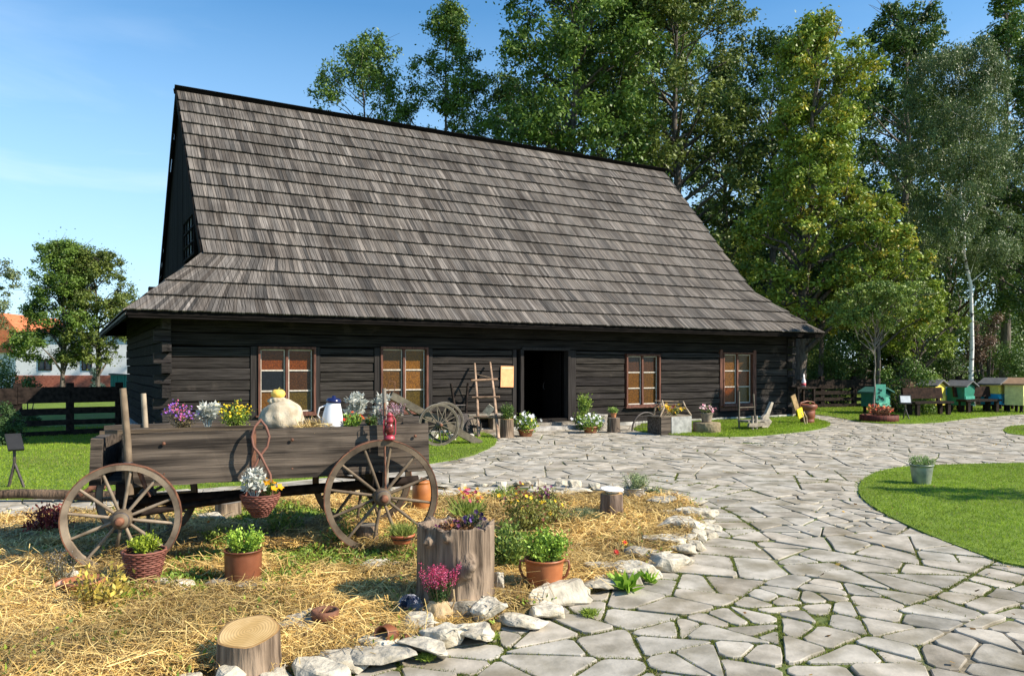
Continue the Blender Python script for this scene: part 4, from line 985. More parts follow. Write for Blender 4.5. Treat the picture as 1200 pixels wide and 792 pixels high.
MB().box((.42, .185, 1.10), (1.2, .03, .03), (0, -.012, 0), jit=.003, nx=6, col=(1.7, 1.6, 1.4)).build('top_rail', M['wagon'], wagon)
for x, zr in ((0.0, .42), (1.97, .48)):
    MB().box((x, .56, zr), (.10, 1.0, .11), jit=.004).build('axle', M['dwood'], wagon)
    MB().box((x, .56, .64), (.12, .92, .12), jit=.004).build('bolster', M['dwood'], wagon)
MB().tube([(-.1, .56, .48), (1.0, .57, .50), (2.4, .56, .55)], .045, 8).build('reach_pole', M['dwood'], wagon)
MB().tube([(0, .2, .44), (.9, .5, .49)], .03, 6).build('brace', M['dwood'], wagon)
MB().tube([(0, .92, .44), (.9, .62, .49)], .03, 6).build('brace', M['dwood'], wagon)
for x in (.28, 1.25, 2.28):
    for z in (.76, 1.0): MB().lathe([(.014, 0), (.014, .006), (.006, .012)], (x, .125 - (z - .885) * .06, z), 8, M=Matrix.Rotation(math.radians(90), 3, 'X')).build('bolt', M['rust'], wagon)
for x in (.95,): MB().box((x, .12, .885), (.035, .012, .40), (-.06, 0, 0), jit=.002).build('iron_strap', M['rust'], wagon)
wheel(wagon, .42, (0, 0, .45), broken=9, tint=(1.15, 1.12, 1.08), rimw=.052, th=.0145)
wheel(wagon, .42, (0.05, 1.12, .45))
wheel(wagon, .48, (1.97, 0, .51), tint=(.68, .63, .57), rimw=.052, th=.0155)
wheel(wagon, .48, (1.97, 1.12, .51), tint=(.6, .55, .5))
# stakes
def stake(p0, p1, r, mt='oldwood', tint=W1, name='stake'):
    m = Vector(p0).lerp(Vector(p1), .5); return MB().tube([p0, tuple(m + Vector((.008, 0, 0))), p1], [r * 1.1, r, r * .9], 8, tint, jit=.05).build(name, M[mt], wagon)
stake((wx(152, .06), .06, .62), (wx(143, .06), .10, wagz(143, .08, 455)), .027, tint=(.85, .78, .7))
stake((wx(171, .95), .95, .72), (wx(168, .95), .95, wagz(168, .95, 461)), .024, tint=(1.5, 1.5, 1.45))
stake((wx(452, .08), .05, .55), (wx(450, .08), .08, wagz(450, .08, 455)), .02, 'greywood')
MB().tube([(wx(452, -.03), -.03, .5), (wx(451, -.02), -.02, .85), (wx(451, 0), 0.02, wagz(451, 0, 472))], .009, 6).build('iron_rod', M['rust'], wagon)
MB().tube([(wx(160, .1), .08, .83), (wx(163, .05), .06, .80), (wx(170, .05), .05, .68), (wx(176, .05), .05, .60)], [.012, .02, .016, .012], 6).build('iron_hook', M['rust'], wagon)
for z in (.80, .83, .86): MB().lathe([(.034, 0), (.038, .006), (.034, .012)], (wx(150, .07), .075, z), 10).build('cord_wrap', M['iron'], wagon)

ZT = 1.075
def wthing(name, label, px, yl, cat, z=ZT, group=None): return thing(name, label, cat, WP(px, yl, z), WA, group)
WG = 'plants growing in the wagon'
def wpx(a, b, yl): return wx(b, yl) - wx(a, yl)
t = wthing('aster_plant', 'purple and pink asters at the left end of the wagon', 215, .42, 'flowering plant', group=WG)
foliage(t, 'flowers', wpx(197, 238, .4), .23, 0, 301, (.07, .06, .03), (.16, .13, .06), [(.35, .12, .55), (.28, .14, .6), (.6, .12, .25)], 1400, .018, 170, .010, wy=.3)
for i, (px, yl, w, h, lab) in enumerate(((244, .4, .17, .27, 'silver dusty miller between the asters and yellow flowers in the wagon'), (415, .45, .22, .28, 'tall silver dusty miller behind the red geraniums in the wagon'), (446, .45, .16, .27, 'silver dusty miller beside the dark wagon stake'))):
    t = wthing('dusty_miller', lab, px, yl, 'silver plant', group=WG); foliage(t, 'miller', w, h, 0, 310 + i, (.30, .31, .27), (.50, .50, .45), None, 260, .035)
t = wthing('yellow_flower', 'yellow flowers left of the burlap sack in the wagon', 276, .4, 'flowering plant', group=WG)
foliage(t, 'flowers', wpx(256, 300, .4), .24, 0, 304, (.06, .11, .015), (.2, .25, .03), [(.85, .65, .02), (.8, .55, .03)], 1000, .022, 75, .011, wy=.3)
t = wthing('geranium', 'red geraniums in front of the dusty miller in the wagon', 411, .3, 'flowering plant', group=WG)
foliage(t, 'flowers', wpx(397, 430, .3), .12, 0, 305, (.08, .15, .02), (.22, .32, .05), [(.85, .03, .02), (.75, .12, .03)], 700, .028, 22, .016)
t = wthing('marigold', 'small orange flowers in dark leaves between geranium and stake', 434, .3, 'flowering plant', group=WG)
foliage(t, 'flowers', .14, .10, 0, 306, (.03, .06, .015), (.09, .14, .03), [(.85, .25, .03)], 500, .022, 10, .012)
t = wthing('heather', 'pale pink heather at the right end of the wagon', 459, .42, 'flowering plant', group=WG)
foliage(t, 'heather', wpx(438, 478, .4), .20, 0, 307, (.10, .08, .04), (.2, .15, .08), [(.55, .35, .42), (.7, .5, .6), (.4, .15, .2)], 700, .02, 800, .010, wy=.3)
# straw tufts in wagon
for i, (px, w, lab) in enumerate(((362, .22, 'tuft of loose straw right of the burlap sack'), (385, .1, 'small tuft of straw and dry leaves by the milk jug'))):
    mb = MB(); rs = np.random.RandomState(70 + i); n = 260; P = rs.normal(size=(n, 3)) * [w * .28, .07, .015]; P[:, 2] = np.abs(P[:, 2]); D = unit(rs.normal(size=(n, 3)) * [1, .8, .55] + [0, 0, .25])
    tt = rs.rand(n)[:, None]; mb.blades(P, D, rs.uniform(.06, .15, n), .005, np.array([.4, .26, .08]) * (1 - tt) + np.array([.8, .62, .28]) * tt)
    o = mb.build('straw_tuft', M['straw'], None, WP(px, .34, ZT)); tag(o, lab, 'straw')
# sack with pumpkin
def blobby(rx, ry, rz, seed, sub=4, amp=.08, fold=0.0, flatz=None):
    bm = bmesh.new(); bmesh.ops.create_icosphere(bm, subdivisions=sub, radius=1); rr = random.Random(seed); ph = [rr.uniform(0, 6.28) for _ in range(9)]
    from mathutils import noise
    for v in bm.verts:
        p = v.co.copy(); nn = noise.noise(p * 1.6 + Vector((seed, 0, 0))) * amp + noise.noise(p * 4 + Vector((0, seed, 0))) * amp * .5
        nn += fold * math.sin(math.atan2(p.y, p.x) * 11 + 3 * p.z + ph[0]) * (1 - abs(p.z))
        v.co = Vector((p.x * rx, p.y * ry, p.z * rz)) * (1 + nn)
        if flatz is not None and v.co.z < flatz: v.co.z = flatz + (v.co.z - flatz) * .1
    V = [tuple(v.co) for v in bm.verts]; Fc = [[q.index for q in f.verts] for f in bm.faces]; bm.free(); return V, Fc
t = wthing('burlap_sack', 'full beige burlap sack sitting in the wagon between flowers and straw', 329, .4, 'sack'); t.scale = (1.25, 1.1, 1.15)
V, Fc = blobby(.165, .14, .13, 3, amp=.12, fold=.05, flatz=-.09); MB().raw([(a * (1.0 - .9 * (c + .09)) + .12 * max(0, c), b, c + .085) for a, b, c in V], Fc, W1, True).build('sack_body', M['cloth'], t)
V, Fc = blobby(.06, .055, .035, 5, amp=.15, fold=.08); MB().raw([(a - .02, b, c + .205) for a, b, c in V], Fc, (.9, .9, .9), True).build('sack_mouth', M['cloth'], t)
t = thing('pumpkin', 'small yellow pumpkin on top of the burlap sack', 'pumpkin', WP(326, .4, ZT + .25), WA)
v = []; f = []; n = 30; m = 12
for i in range(m + 1):
    ph = math.pi * i / m
    for k in range(n):
        a = 2 * math.pi * k / n; r = .058 * (1 + .07 * abs(math.cos(a * 5)) - .04); rr_ = math.sin(ph) * r; v.append((rr_ * math.cos(a), rr_ * math.sin(a), -math.cos(ph) * .045 + .045 - .012 * math.exp(-(rr_ / .02) ** 2) * (1 if i > 6 else -1)))
for i in range(m):
    for k in range(n): f.append([i * n + k, i * n + (k + 1) % n, (i + 1) * n + (k + 1) % n, (i + 1) * n + k])
MB().raw(v, f, (1.0, .62, .12), True).build('pumpkin_body', M['paint'], t); MB().tube([(0, 0, .075), (.004, 0, .09), (.015, 0, .10)], [.009, .006, .007], 6, (.3, .28, .1)).build('stem', M['paint'], t)
# enamel milk jug
t = wthing('enamel_jug', 'white enamel milk can with dark blue lid leaning in the wagon', 389, .32, 'milk can')
MB().lathe([(.074, 0), (.077, .008), (.064, .09), (.052, .140), (.047, .155), (.046, .165), (.003, .166)], (0, 0, 0), 24).build('body', M['white'], t)
l_ = MB().lathe([(.05, .166), (.051, .18), (.04, .195), (.012, .20), (.012, .212), (.002, .214)], (0, 0, 0), 20, (.012, .018, .09)).build('lid', M['white'], t)
MB().tube([(-.045, -.0, .15), (-.09, -.02, .13), (-.10, -.02, .08), (-.072, 0, .05)], .005, 6, (.8, .8, .8)).build('handle', M['white'], t); t.rotation_euler = (.0, .06, WA); t.scale = (1.3,) * 3
# red lantern
t = thing('red_lantern', 'pinkish red enamel storm lantern hanging beside the wagon stake', 'lantern', WP(456.5, -.02, wagz(456, -.02, 515)), WA)
MB().lathe([(.045, 0), (.048, .01), (.04, .03), (.024, .04)], n=16).build('base', M['rednail'], t)
MB().lathe([(.022, .04), (.036, .07), (.036, .11), (.024, .145)], n=14, col=(.25, .05, .05)).build('glass_globe', M['glass'], t)
MB().lathe([(.028, .145), (.034, .155), (.024, .18), (.024, .20), (.034, .205), (.01, .225), (.002, .228)], n=14).build('cap', M['rednail'], t)
for s_ in (-1, 1): MB().tube([(s_ * .032, 0, .02), (s_ * .05, 0, .05), (s_ * .05, 0, .16), (s_ * .03, 0, .195)], .006, 6).build('side_tube', M['rednail'], t)
MB().tube([(-.03, 0, .20), (-.03, 0, .26), (0, 0, .285), (.03, 0, .26), (.03, 0, .20)], .003, 5).build('bail', M['iron'], t)
# small plank
o = MB().box((0, 0, .04), (.14, .10, .08), (0, 0, .1), jit=.004).build('wood_block', M['wagon'], None, WP(482, .35, ZT)); tag(o, 'short grey wood block lying at the right end of the wagon', 'wood block')
# hanging basket
def wick(par, r0, r1, h, z=0, name='wicker_body', rows=9, n=18, col1=(.10, .03, .02), col2=(.22, .085, .06), prof=None, sx=1):
    mb = MB()
    for i in range(rows):
        f_ = i / (rows - 1); r = (r0 + (r1 - r0) * f_) if prof is None else prof(f_)
        pts = []; 
        for k in range(n * 2 + 1):
            a = math.pi * k / n; q = r + .005 * (1 if (k + i) % 2 else -1); pts.append((q * math.cos(a) * sx, q * math.sin(a), z + h * f_))
        tt = random.uniform(0, 1); c = tuple(np.array(col1) * (1 - tt) + np.array(col2) * tt); mb.tube(pts, h / rows * .55, 5, c, caps=False)
    o = mb.build(name, M['wicker'], par); ms = MB()
    for k in range(n):
        a = 2 * math.pi * (k + .5) / n; ms.tube([((r0 if prof is None else prof(0)) * math.cos(a) * sx, (r0 if prof is None else prof(0)) * math.sin(a), z), ((prof(.5) if prof else (r0 + r1) / 2) * math.cos(a) * sx, (prof(.5) if prof else (r0 + r1) / 2) * math.sin(a), z + h / 2), ((prof(1) if prof else r1) * math.cos(a) * sx, (prof(1) if prof else r1) * math.sin(a), z + h + .006)], .005, 4, col2, caps=False)
    ms.build('wicker_stakes', M['wicker'], o)
    MB().lathe([((prof(0) if prof else r0) * .98, z + .002), ((prof(.5) if prof else (r0 + r1) / 2) * .93, z + h * .5), ((prof(1) if prof else r1) * .93, z + h * .9), (.003, z + h * .9)], n=20, sx=sx).build('soil', M['soil'], o); return o
hb = wthing('hanging_basket', 'wicker basket with crossed handle hanging on the wagon side, full of plants', 305, -.06, 'basket', z=wagz(305, -.06, 604))
wick(hb, .06, .15, .17, rows=11, prof=lambda f: .05 + .095 * math.sin(f * 1.45), sx=1.0)
hz_ = 1.10 - (wagz(305, -.06, 604))
def loop(pts, r=.011): MB().tube([tuple(Vector(pts[int(q)]).lerp(Vector(pts[min(int(q) + 1, len(pts) - 1)]), q % 1)) for q in np.linspace(0, len(pts) - 1, 19)], r, 6, (.17, .075, .05), jit=.16).build('handle', M['wicker'], hb)
loop([(-.09, 0, .14), (-.075, .02, .32), (.0, .05, .47), (.055, .07, .54), (.07, .08, .62), (.045, .10, .70), (.0, .13, .755)])
loop([(.09, 0, .14), (.075, .02, .32), (.005, .035, .47), (-.05, .06, .54), (-.065, .08, .62), (-.04, .10, .70), (.01, .13, .755)])
foliage(hb, 'miller', .22, .22, .14, 321, (.30, .31, .27), (.50, .50, .45), None, 200, .032, base=(-.04, -.02))
foliage(hb, 'flowers', .16, .13, .15, 322, (.05, .09, .015), (.17, .22, .04), [(.95, .42, .01)], 400, .022, 6, .032, base=(.07, 0))

# ================================================================= THINGS IN THE BED
def rock(label, px, py, w, d, h, seed, z=None, tint=W1, tilt=0.0, name='rock', group=None, loc=None, cat='rock', k=15, rz=None):
    rr = random.Random(seed); bm = bmesh.new()
    for i in range(k):
        a = rr.uniform(0, 6.28); q = rr.uniform(.75, 1); zz_ = rr.choice([0, rr.uniform(.3, .8), 1, 1]) * h; s = 1 if zz_ < h * .85 else .8
        bm.verts.new((math.cos(a) * q * w / 2 * s, math.sin(a) * q * d / 2 * s, zz_ + rr.uniform(-.08, .05) * h))
    bmesh.ops.convex_hull(bm, input=bm.verts[:]); bmesh.ops.delete(bm, geom=[v for v in bm.verts if not v.link_faces], context='VERTS')
    bmesh.ops.dissolve_limit(bm, angle_limit=.12, verts=bm.verts[:], edges=bm.edges[:])
    bmesh.ops.bevel(bm, geom=bm.edges[:], offset=min(w, d, h) * .07, segments=1, affect='EDGES')
    bmesh.ops.triangulate(bm, faces=bm.faces[:])
    bmesh.ops.subdivide_edges(bm, edges=bm.edges[:], cuts=2, use_grid_fill=True)
    from mathutils import noise
    bm.normal_update()
    for v in bm.verts:
        v.co.x = max(-w * .56, min(w * .56, v.co.x)); v.co.y = max(-d * .56, min(d * .56, v.co.y)); v.co.z = max(-.1 * h, min(1.1 * h, v.co.z))
        if v.normal.length > .5: v.co += v.normal * (noise.noise(v.co * 14 + Vector((seed, 0, 0))) * .012 + noise.noise(v.co * 40) * .005) * min(1.5, h / .12 + .4)
    me = bpy.data.meshes.new(name); bmesh.ops.recalc_face_normals(bm, faces=bm.faces[:]); bm.to_mesh(me); bm.free(); me.materials.append(M['lime'])
    at_ = me.attributes.new('Col', 'FLOAT_COLOR', 'FACE'); at_.data.foreach_set('color', np.tile([tint[0], tint[1], tint[2], 1], len(me.polygons)).astype(np.float32))
    o = bpy.data.objects.new(name, me); COL.objects.link(o)
    x, y = G(px, py, .04) if loc is None else loc[:2]
    o.location = (x, y, (.02 if z is None else z)); o.rotation_euler = (tilt, rr.uniform(-.06, .06), rr.uniform(0, 6.28) if rz is None else rz)
    return tag(o, label, cat, group)
RG = 'pale stones edging the straw bed'
edge = [  # px, py(base centre), w px, h(m), tint, label
 (742, 566 + 18, 40, .07, 1.0, 'small pale stone at the back edge of the bed behind the metal bucket'),
 (775, 593, 42, .10, .85, 'pale jagged stone right of the metal bucket on the bed edge'),
 (806, 592, 44, .07, 1.0, 'flat yellowish slab at the far right corner of the bed'),
 (815, 607, 42, .11, 1.0, 'tilted pale slab on the outer right corner of the bed'),
 (788, 606, 34, .08, .95, 'low grey stone just inside the right corner of the bed'),
 (798, 622, 58, .13, 1.1, 'large wedge shaped white stone on the right edge of the bed'),
 (800, 635, 34, .08, .95, 'small flat stone below the wedge shaped stone'),
 (775, 641, 60, .10, 1.05, 'long white slab leaning on the right edge of the bed'),
 (800, 650, 32, .09, .85, 'rough grey stone outside the long white slab'),
 (752, 655, 40, .09, .8, 'dark sided rounded stone on the right edge of the straw'),
 (783, 664, 44, .10, 1.05, 'pale blocky stone beside the mossy paving joint'),
 (745, 673, 62, .10, 1.0, 'broad white stone behind the green leafy weed'),
 (710, 672, 44, .09, .95, 'narrow pale stone between two handled pot and leafy weed'),
 (700, 690, 48, .08, .75, 'low brownish stone right of the two handled pot'),
 (655, 706, 84, .12, .88, 'large grey and white rock in front of the two handled pot'),
 (640, 720, 38, .07, 1.1, 'small white stone in front of the large grey rock'),
 (600, 708, 86, .07, .72, 'smooth round grey slab right of the big stump'),
 (583, 727, 62, .14, 1.15, 'bright white upright slab at the foot of the big stump'),
 (548, 724, 60, .12, .62, 'dark sided stone between stump and white slab'),
 (612, 731, 46, .06, 1.1, 'flat white stone at the outer edge below the grey slab'),
 (548, 750, 64, .08, .92, 'flat mossy stone in front of the big stump'),
 (519, 752, 62, .10, 1.05, 'white stone with dark underside left of the mossy stone'),
 (492, 739, 40, .10, .95, 'pale rounded stone under the blue and white bowl'),
 (492, 768, 62, .08, .92, 'wide pale flat stone at the bottom edge of the bed'),
 (444, 761, 52, .08, 1.1, 'clean white block on top of the bottom edge stones'),
 (452, 774, 90, .07, .8, 'long mossy greenish stone slab at the bottom edge'),
 (400, 778, 70, .06, .85, 'low brown streaked stone on the bottom edge of the straw'),
 (372, 792, 74, .07, .98, 'pale flat stone at the very bottom of the photo'),
 (346, 747 - 8, 60, .06, .95, 'flat pale stone left of the rusty ring in the straw'),
 (362, 729, 46, .07, .8, 'wedge shaped grey stone behind the flat stone in the straw'),
 (206, 690, 48, .08, 1.15, 'bright white stone right of the wicker planter'),
 (440, 666, 60, .06, 1.12, 'flat white stone under the right wagon wheel'),
 (268, 688, 44, .07, .5, 'dark grey stone in front of the brown bucket'),
 (300, 692, 44, .07, .6, 'reddish brown flat stone in front of the brown bucket'),
 (168, 684, 40, .05, .7, 'flat grey stone left of the bright white stone'),
 (248, 612, 30, .09, .95, 'pale stone under the middle of the wagon'),
 (390, 594, 60, .06, 1.1, 'white flat stone seen under the wagon behind the basket'),
 (20, 618, 70, .06, 1.1, 'long white slab at the left rear edge of the bed'),
 (62, 606, 46, .05, .95, 'pale slab behind the red leaved plant'),
 (110, 602, 60, .06, 1.0, 'pale slab seen through the left wagon wheel'),
 (520, 582, 46, .06, 1.05, 'pale stone at the back edge of the bed near the clay can'),
 (575, 578, 40, .05, 1.0, 'pale stone at the back edge behind the ornamental grass'),
 (640, 578, 44, .06, 1.0, 'pale stone at the back edge behind the coneflowers'),
 (672, 578, 36, .06, 1.05, 'pale stone at the back edge left of the log with dish'),
 (700, 600, 36, .06, .95, 'small pale stone beside the foot of the log with dish'),
]
for i, (px, py, wpx_, h, tn, lab) in enumerate(edge):
    Y_ = G(px, py)[1]; w = wpx_ * Y_ / F * (1.5 if wpx_ < 50 else 1.2); rock(lab, px, py, w, w * random.Random(i).uniform(.6, .9), h * 1.0, 100 + i, tint=(tn, tn * .985, tn * .95), group=RG if py > 560 and px > 380 else None, rz=random.Random(i + 9).uniform(-.5, .5), z=.03)
RP = [(o_.location.x, o_.location.y) for o_ in COL.objects if o_.name.startswith('rock')]
rr = random.Random(77); Bp = []
for i in range(len(BED)):
    a = BED[i]; b = BED[(i + 1) % len(BED)]; l = math.hypot(b[0] - a[0], b[1] - a[1])
    for k in range(int(l / .05)): Bp.append((a[0] + (b[0] - a[0]) * k / int(l / .05), a[1] + (b[1] - a[1]) * k / int(l / .05)))
for (x, y) in Bp:
    if y < 3.2 or x < -5.5 or (y > 8.5 and x < 1.0 and rr.random() < .5): continue
    x += rr.uniform(-.07, .03); y += rr.uniform(-.05, .05)
    if min(math.hypot(x - a, y - b) for a, b in RP) < .19: continue
    w = rr.uniform(.2, .36); tn = rr.uniform(.75, 1.1); RP.append((x, y))
    sd_n = 'back' if y > 7.6 else ('right hand' if x > .55 else ('lower' if x > -.6 else 'bottom left')); tn_n = 'white' if tn > .98 else ('pale grey' if tn > .86 else 'dull brownish'); sz_n = 'larger' if w > .28 else 'tiny'
    rock(f'{sz_n} {tn_n} filler stone in the {sd_n} edging of the straw bed', 0, 0, w, w * .75, rr.uniform(.05, .10), 700 + len(RP), tint=(tn, tn * .98, tn * .93), group=f'{sz_n} {tn_n} filler stones in the {sd_n} edging', loc=(x, y), z=.02)
o = rock('narrow white stone standing upright beside the big stump', 585, 703, .085, .06, .20, 301, name='standing_stone', cat='rock', rz=.4)
# wicker planter
t = thing('wicker_planter', 'reddish wicker planter with clipped green plant in front of the left wagon wheel', 'planter', at(169, 688)); 
wick(t, .085, .14, .26, rows=17, n=14); foliage(t, 'herb', .29, .12, .25, 331, (.09, .14, .01), (.28, .33, .03), None, 1500, .022)
# brown bucket
t = thing('brown_pot', 'straight brown ceramic pot with bushy lime green herb', 'potted plant', at(285, 683)); pot(t, .125, .13, .245, 'terra', .004, col=(.62, .55, .6)); foliage(t, 'herb', .30, .17, .22, 332, (.10, .19, .02), (.33, .45, .06), None, 1300, .026)
# red leaved plant
t = thing('heuchera', 'dark red leaved plant at the left end of the wagon', 'plant', at(55, 628)); foliage(t, 'bush', .42, .30, 0, 333, (.08, .012, .012), (.22, .04, .035), None, 1500, .035)
# yellowing plant with broken pots
t = thing('yellowing_plant', 'straggly yellow leaved plant in front of the left wheel', 'plant', at(112, 718)); foliage(t, 'bush', .44, .32, 0, 334, (.16, .14, .03), (.5, .38, .07), None, 520, .038)
t = thing('clay_pot', 'half buried clay pot behind the straggly yellow leaved plant', 'pot', at(98, 708, .0)); pot(t, .09, .125, .17, 'terra', .01)
t = thing('clay_pot', 'small tilted clay pot left of the half buried clay pot', 'pot', at(78, 700, .02)); pot(t, .06, .08, .10, 'terra', .01); t.rotation_euler = (.5, .3, 0)
rock('white stone on top of the clay pots left of the wheel', 83, 688, .13, .11, .09, 305, z=.06)
t = thing('lavender', 'thin grey stemmed plant at the left wheel foot', 'plant', at(72, 690)); foliage(t, 'heather', .2, .28, 0, 335, (.12, .13, .09), (.25, .26, .2), (.3, .3, .32), 500, .02, 160, .008)
def cutlog(label, px, py, r, h, seed, name='tree_stump', top='cutwood', side='stump', tint=W1, cat='stump', loc=None, z=.03, tilt=(0, 0), rot=0, ntop=None):
    p = at(px, py, .04) if loc is None else loc; t = thing(name, label, cat, (p[0], p[1], z), rot); rr = random.Random(seed); n = 28; ph = [rr.uniform(0, 6.28) for _ in range(4)]
    rads = [1 + .05 * math.sin(2 * math.pi * k / n * 2 + ph[0]) + .04 * math.sin(2 * math.pi * k / n * 5 + ph[1]) + rr.uniform(-.012, .012) for k in range(n)]
    v = []; lv = [(0, 1.12), (.15, 1.04), (.5, 1.0), (.85, .98), (1.0, .97)]
    for (f_, s) in lv:
        for k in range(n):
            a = 2 * math.pi * k / n; q = r * rads[k] * s; x, y = q * math.cos(a), q * math.sin(a); v.append((x, y, h * f_ + (x * tilt[0] + y * tilt[1]) * f_))
    f = [[i * n + k, i * n + (k + 1) % n, (i + 1) * n + (k + 1) % n, (i + 1) * n + k] for i in range(4) for k in range(n)]
    MB().raw(v, f, tint, True).build('bark', M[side], t)
    tv = []; 
    for s in (.975, .90, .001):
        for k in range(n):
            a = 2 * math.pi * k / n; q = r * rads[k] * s * .995; x, y = q * math.cos(a), q * math.sin(a); tv.append((x, y, h + (x * tilt[0] + y * tilt[1]) + (.002 if s < .95 else -.001)))
    f = [[i * n + k, i * n + (k + 1) % n, (i + 1) * n + (k + 1) % n, (i + 1) * n + k] for i in range(2) for k in range(n)]
    MB().raw(tv, f, np.array([[.62, .55, .5]] * n + [[1, 1, 1]] * n)).build('cut_face', M[top], t); return t
# ring pattern on the fresh cut stump
m = M['cutwood']; N_ = m.node_tree.nodes; wv = N_.new('ShaderNodeTexWave'); wv.wave_type = 'RINGS'; wv.rings_direction = 'Z'; wv.inputs['Scale'].default_value = 22; wv.inputs['Distortion'].default_value = 2.5; wv.inputs['Detail'].default_value = 3
tcn = N_.new('ShaderNodeTexCoord'); m.node_tree.links.new(tcn.outputs['Object'], wv.inputs['Vector']); b_ = N_['Principled BSDF']; lk = b_.inputs['Base Color'].links[0].from_socket
mm = N_.new('ShaderNodeMixRGB'); mm.blend_type = 'MULTIPLY'; mm.inputs[0].default_value = .28; m.node_tree.links.new(lk, mm.inputs[1]); m.node_tree.links.new(wv.outputs['Color'], mm.inputs[2]); m.node_tree.links.new(mm.outputs[0], b_.inputs['Base Color'])
cutlog('freshly cut low stump with orange yellow face at the bottom of the straw', 291, 786, .155, .215, 41, tilt=(.06, .25), tint=(.95, .9, .85))
cutlog('short grey stump under the wagon behind the right wheel', 430, 640, .10, .20, 42, top='greywood', tint=(.8, .75, .72))
cutlog('pale stump standing in the shade under the middle of the wagon', 268, 606, .13, .17, 46, top='greywood')
# big hollow stump
bs = thing('hollow_stump', 'big weathered hollow stump with knot and broken rim, planted with small flowers', 'stump', at(535, 708)); n = 110; v = []; rr = random.Random(6)
ph = [rr.uniform(0, 6.28) for _ in range(5)]; lv = 46; Rb = .25
def srad(a, f_):
    r = Rb * (1.10 - .10 * min(1, f_ * 5)) * (1 + .03 * math.sin(3 * a + ph[0]) + .022 * math.sin(7 * a + ph[1] + f_ * 1.5) + .012 * math.sin(17 * a + ph[2]))
    for (ka, kf, am, wd) in ((-1.22, .60, .10, .17), (-1.35, .50, .07, .2), (-2.25, .84, .06, .12), (-1.0, .38, .02, .25), (-1.75, .9, .04, .09)):
        d = math.atan2(math.sin(a - ka), math.cos(a - ka)); r += am * math.exp(-(d / wd) ** 2 - ((f_ - kf) / (wd * .42)) ** 2)
    return r
Hs = .53
for i in range(lv + 1):
    f_ = i / lv
    for k in range(n):
        a = 2 * math.pi * k / n; r = srad(a, f_); z = Hs * f_
        if i == lv: z += .012 * math.sin(5 * a + ph[3]) + .012 * math.sin(11 * a + ph[4]) + rr.uniform(-.01, .01)
        v.append((r * math.cos(a), r * math.sin(a) * .9, z))
for (s, dz) in ((.82, -.005), (.76, -.05), (.01, -.05)):
    for k in range(n):
        a = 2 * math.pi * k / n; r = srad(a, 1) * s; v.append((r * math.cos(a), r * math.sin(a) * .9, Hs + dz + rr.uniform(-.006, .006)))
f = [[i * n + k, i * n + (k + 1) % n, (i + 1) * n + (k + 1) % n, (i + 1) * n + k] for i in range(lv + 3) for k in range(n)]
MB().raw(v, f, (.95, .92, .9), True).build('trunk_wall', M['stump'], bs)
foliage(bs, 'flowers', .34, .07, Hs - .06, 340, (.06, .03, .015), (.22, .12, .05), [(.12, .02, .08), (.6, .2, .05), (.25, .05, .2)], 420, .03, 16, .016)
t = thing('pansy', 'dark purple pansies on the right rim of the big stump', 'flowering plant', (bs.location.x + .10, bs.location.y + .02, Hs + .03)); foliage(t, 'flowers', .15, .08, 0, 341, (.03, .05, .02), (.08, .11, .04), [(.03, .01, .06), (.15, .08, .3)], 200, .025, 14, .018)
# heather in burlap pot
t = thing('heather_pot', 'pink heather in a beige cloth wrapped pot in front of the big stump', 'potted plant', at(514, 728)); V, Fc = blobby(.085, .08, .075, 8, amp=.12, fold=.04, flatz=-.06); MB().raw([(a, b, c + .06) for a, b, c in V], Fc, (1.05, .9, .7), True).build('wrapped_pot', M['cloth'], t)
foliage(t, 'heather', .27, .25, .09, 342, (.02, .05, .015), (.06, .12, .03), [(.55, .06, .16), (.72, .18, .32), (.42, .03, .10)], 1500, .03, 2200, .009)
MB().tube([(.07, -.02, .06), (.10, -.02, .13), (.09, -.01, .2)], .006, 6, (.9, .75, .55)).build('cloth_bow', M['cloth'], t)
# bowl, broken jug, ring
t = thing('painted_bowl', 'blue and white striped bowl lying tilted in the straw left of the heather', 'bowl', at(478, 715, .07)); mb = MB(); pr = [(.03, 0), (.055, .02), (.078, .055), (.082, .07), (.076, .07), (.05, .028), (.003, .01)]
for i in range(len(pr) - 1): mb.lathe([pr[i], pr[i + 1]], n=20, col=((.75, .78, .85) if i % 2 else (.10, .15, .42)))
mb.build('bowl_body', M['white'], t); t.rotation_euler = (.9, .35, .2)
t = thing('broken_jug', 'small broken brown clay jug lying open among the stones', 'jug', at(462, 744, .09)); MX = Euler((math.radians(72), 0, -.5)).to_matrix()
MB().lathe([(.03, 0), (.052, .03), (.06, .07), (.046, .11), (.05, .125), (.042, .125), (.05, .07), (.02, .02), (.002, .015)], n=18, M=MX, col=(.6, .55, .5)).build('body', M['terra'], t); MB().tube([(.05, -.03, .01), (.085, -.06, .02), (.07, -.09, .02)], .008, 6, (.5, .45, .4)).build('handle', M['terra'], t)
o = MB().tube([(-.09, 0, .02), (-.02, .02, .03), (.05, 0, .02), (.09, -.03, .025)], [.012, .02, .018, .012], 8, jit=.15).build('driftwood', M['greywood'], None, at(478, 752, .06)); tag(o, 'curved piece of grey driftwood under the broken jug', 'driftwood')
t = thing('iron_ring', 'rusty brown hollow ring resting on flat stones in the straw', 'ring', at(381, 725, .10)); MB().lathe([(.068, 0), (.080, .008), (.082, .05), (.075, .058), (.062, .055), (.058, .01), (.068, 0)], n=24).build('ring_body', M['rust'], t)
